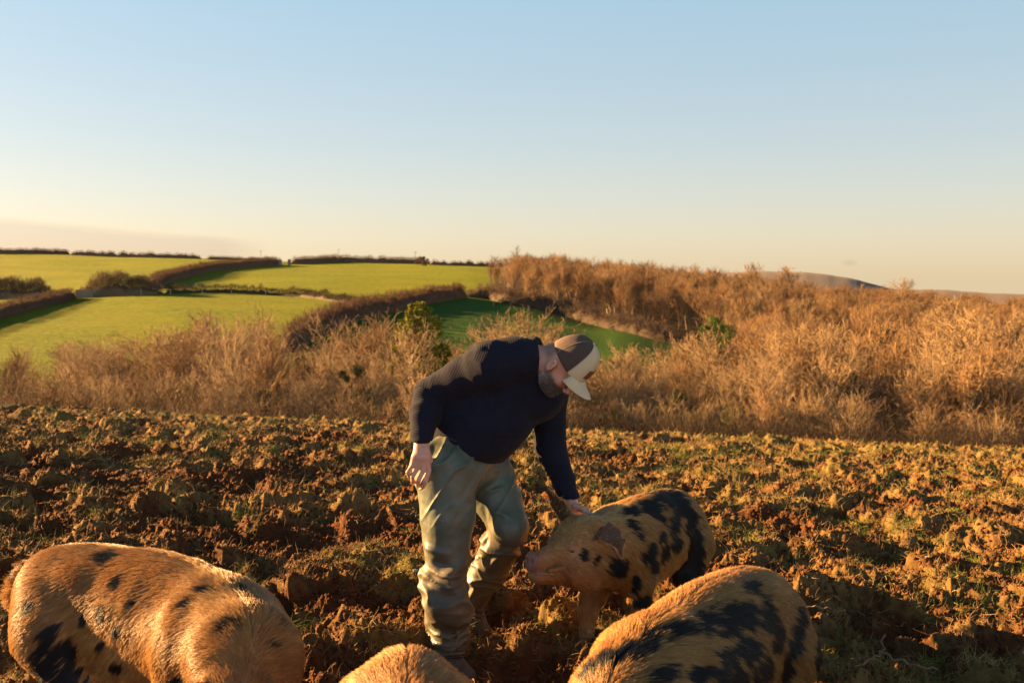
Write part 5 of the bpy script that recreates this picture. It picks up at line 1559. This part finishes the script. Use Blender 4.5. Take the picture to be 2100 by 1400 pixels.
    # hair
    if os.environ.get('LOW'): nfur = nfur // 3
    tri = V[Q]; n4 = N[Q]; area = np.linalg.norm(np.cross(tri[:, 2] - tri[:, 0], tri[:, 3] - tri[:, 1]), axis=1)
    cc = tri.mean(1); hx4 = (cc - NB) @ HR + NB
    wgt = area * np.where((hx4[:, 0] > .855) & (cc[:, 0] > .45), .06, 1) * np.where(cc[:, 2] < .06, 0, 1)
    wgt = wgt * (1 - .93 * eard[Q].mean(1)) 
    for s in (-1, 1): wgt = wgt * np.where(np.linalg.norm(hx4 - np.array([.700, s * .084, .508]), axis=1) < .027, .03, 1)
    pk = rn.choice(len(Q), nfur, p=wgt / wgt.sum()); uv = rn.random((nfur, 2, 1)); a_, b_ = uv[:, 0], uv[:, 1]
    bl = lambda T: (T[pk, 0] * (1 - a_) + T[pk, 1] * a_) * (1 - b_) + (T[pk, 3] * (1 - a_) + T[pk, 2] * a_) * b_
    p = bl(tri); nn = bl(n4); nn /= np.linalg.norm(nn, axis=1, keepdims=True)
    hxp = (p - NB) @ HR + NB
    ih = sstep(.52, .70, p[:, 0]) * (hxp[:, 0] > .4)
    lgm = sstep(.26, .16, p[:, 2])
    side = np.clip(np.abs(p[:, 1]) / .2, 0, 1)
    fl = np.stack([-np.ones(nfur), .15 * np.sign(p[:, 1]), -.25 - .75 * side], 1)
    fl = fl * (1 - lgm[:, None]) + np.array([-.2, 0, -1.0]) * lgm[:, None]
    hf = (HR @ np.array([-1.0, 0, .05]))[None] + np.stack([0 * side, .25 * np.sign(p[:, 1]), -.35 * side], 1)
    fl = fl * (1 - ih[:, None]) + hf * ih[:, None]
    sw = np.stack([noise3(p * 4.0 + 3, seed + k) for k in (31, 32, 33)], 1)
    sw2 = np.stack([noise3(p * 17 + 3, seed + k) for k in (41, 42, 43)], 1)
    fl = fl + .36 * sw + .20 * sw2 + rn.normal(0, .07, (nfur, 3))
    fl -= nn * (fl * nn).sum(1, keepdims=True); fl /= np.linalg.norm(fl, axis=1, keepdims=True)
    ln = .034 * (1 - .55 * ih) * (1 - .6 * lgm) * (.6 + .7 * rn.random(nfur)); ln *= np.where(hxp[:, 0] > .80, .35, 1)
    top = sstep(.16, .0, np.abs(p[:, 1])) * sstep(.5, .62, p[:, 2]); ln *= 1 - .5 * earh[Q[pk, 0]]; ln *= 1 + .35 * top * (1 - ih)
    lift = (.11 + .10 * rn.random(nfur) + .12 * top)[:, None]
    pts = [p + nn * .0005]
    for k in range(3):
        d = fl * (1 - lift * (1 - .22 * k)) + nn * lift * (1 - .35 * k); d /= np.linalg.norm(d, axis=1, keepdims=True)
        pts.append(pts[-1] + d * (ln / 3)[:, None])
    PT = np.stack(pts, 1); WP = mpz(PT.reshape(-1, 3)).reshape(nfur, 4, 3)
    cf = coat(WP[:, 0], p) * (1 - earh[Q[pk, 0]]); cf = np.where(rn.random(nfur) < cf, np.clip(cf + .35, 0, 1), cf * .25)
    AB = lambda q, a, b: np.stack([(q[:, 0] + q[:, 2]) * a, q[:, 1] * b, (q[:, 0] - q[:, 2]) * b], 1)
    pw = p + .03 * np.stack([noise3(p * 5, seed + k) for k in (71, 72, 73)], 1)
    clump = .6 * noise3(AB(pw, 9, 70), seed + 3) + .5 * noise3(AB(pw, 16, 150), seed + 4)
    tone = np.clip(tone0 + .20 * noise3(p * 3, seed + 60) + .30 * clump + rn.normal(0, .12, nfur) + .12 * top, 0, 1)
    rad = np.array([.0006, .0006, .0005, .0002]) * scale
    curves_np('hair', WP - org, np.repeat(rad[None], nfur, 0), MAT['pig_hair'], parent=pig, attrs={'coat': cf, 'tone': tone})
    return pig
PIGS = dict(
  A=dict(label='large ginger pig with a few small black spots, cropped at the lower left', cx=-1.10, cy=3.18, heading=math.atan2(-.40, .92), scale=.98, bend=-1.15, hyaw=-.25, hpitch=-.75, seed=4, nfur=230000, h=.010, tone0=.50, tail=1,
    legs=dict(fr=.05, hr=.03), lengthen=1.06,
    patches=[(238,1150,25,17,0),(253,1187,10,17,-35),(205,1120,26,5,5),(436,1214,22,6,-8),(390,1238,20,8,25),(480,1290,27,14,10),(548,1324,13,8,-30),(500,1218,10,4,-40),(530,1242,12,5,-40),(572,1284,12,5,-45),(220,1250,8,16,-10),(250,1283,9,13,-10),(215,1313,9,15,-20),(246,1361,16,12,0),(180,1262,7,17,0),(70,1235,14,10,50),(112,1290,26,20,20),(140,1328,22,36,-25),(110,1365,42,50,0),(135,1395,45,30,0),(365,1392,16,10,0),(283,1230,7,4,0)]),
  C=dict(label='bristly ginger pig with large black patches along its back, lower right of the standing pig', cx=.575, cy=3.02, heading=math.atan2(-.84, -.55), scale=.985, bend=.1, hyaw=.1, hpitch=-.7, seed=9, pg=1.3, nfur=220000, h=.010, tone0=.42, tail=1, lengthen=1.15,
    patches=[(1590,1180,36,13,-20),(1640,1195,22,14,-40),(1530,1205,20,10,30),(1510,1265,62,24,18),(1440,1275,36,20,25),(1380,1300,46,16,30),(1300,1340,50,16,35),(1230,1375,40,12,35),(1565,1265,24,30,-25),(1590,1300,14,28,-10),(1630,1290,12,40,-10),(1530,1330,28,22,20),(1490,1352,28,20,20),(1500,1385,36,20,0),(1340,1382,36,14,20),(1660,1240,13,24,-20),(1560,1370,20,26,-20),(1610,1365,10,24,0),(1673,1335,8,30,0),(1420,1375,30,12,20)]),
  B=dict(label='standing ginger pig with black patches and one upright ear under the man\'s hand', cx=.635, cy=4.88, heading=math.atan2(-.84, -.54), scale=.955, bend=0, hyaw=-.34, hpitch=.17, seed=6, pg=1.1, nfur=150000, h=.0065, tone0=.60, tail=1,
    legs=dict(fr=.10, fl=-.02, hl=-.06, hr=.09),
    ears=[[(.622, .085, .600), (.598, .160, .632), (.562, .225, .600), (.540, .245, .520), (.80, .58, .15)], [(.575, -.080, .60), (.595, -.115, .660), (.635, -.150, .715), (.690, -.165, .765)]],
    patches=[(1197,1137,9,11,0),(1263,1165,18,27,0),(1222,1143,6,14,-20),(1330,1040,36,14,15),(1365,1022,44,16,-8),(1285,1050,24,9,20),(1395,1040,20,24,-25),(1412,1070,14,26,-20),(1425,1110,13,34,-10),(1425,1150,18,36,0),(1400,1180,20,30,10),(1378,1075,13,20,0),(1385,1110,13,18,-10),(1345,1058,20,8,-30),(1330,1130,13,20,-20),(1352,1100,8,14,-20),(1362,1130,10,17,0),(1297,1080,10,9,-20),(1310,1095,6,8,0),(1340,1160,13,12,0),(1352,1195,22,10,20),(1300,1195,8,14,-10),(1403,1210,13,34,5),(1320,1230,22,12,20),(1285,1075,10,8,0),(1255,1120,8,6,0)]),
  D=dict(label='plain ginger pig back in the bottom centre, in front of the man\'s boots', cx=-.225, cy=2.06, heading=math.atan2(-1, .10), scale=.96, bend=0, hyaw=0, hpitch=-.7, seed=12, nfur=90000, h=.011, tone0=.40, tail=1, patches=[]),
)
for k_ in PIGS:
    q_ = PIGS[k_]; hd_ = q_['heading']; lg_ = q_.get('legs', {}); sc_ = q_['scale']; le_ = q_.get('lengthen', 1)
    for key_, s_, x_ in (('fl', 1, .30), ('fr', -1, .30), ('hl', 1, -.375), ('hr', -1, -.375)):
        xx_ = (x_ * le_ + lg_.get(key_, 0)) * sc_; yy_ = s_ * .112 * sc_
        FEET.append((q_['cx'] + xx_ * math.cos(hd_) - yy_ * math.sin(hd_), q_['cy'] + xx_ * math.sin(hd_) + yy_ * math.cos(hd_), .12))
def build_pigs():
    for k in PIGS: build_pig(**PIGS[k])
build_mats(); mats_d(); mats_e(); mats_f()
if not ONLY or 'p' in ONLY: build_man()
if not ONLY or 'h' in ONLY: build_pigs()
if not ONLY or 'g' in ONLY:
    build_field()
    build_hills()
if not ONLY or 'c' in ONLY: build_ground_cover()
if not ONLY or 'v' in ONLY:
    build_thicket(); build_wood(); build_hedges()
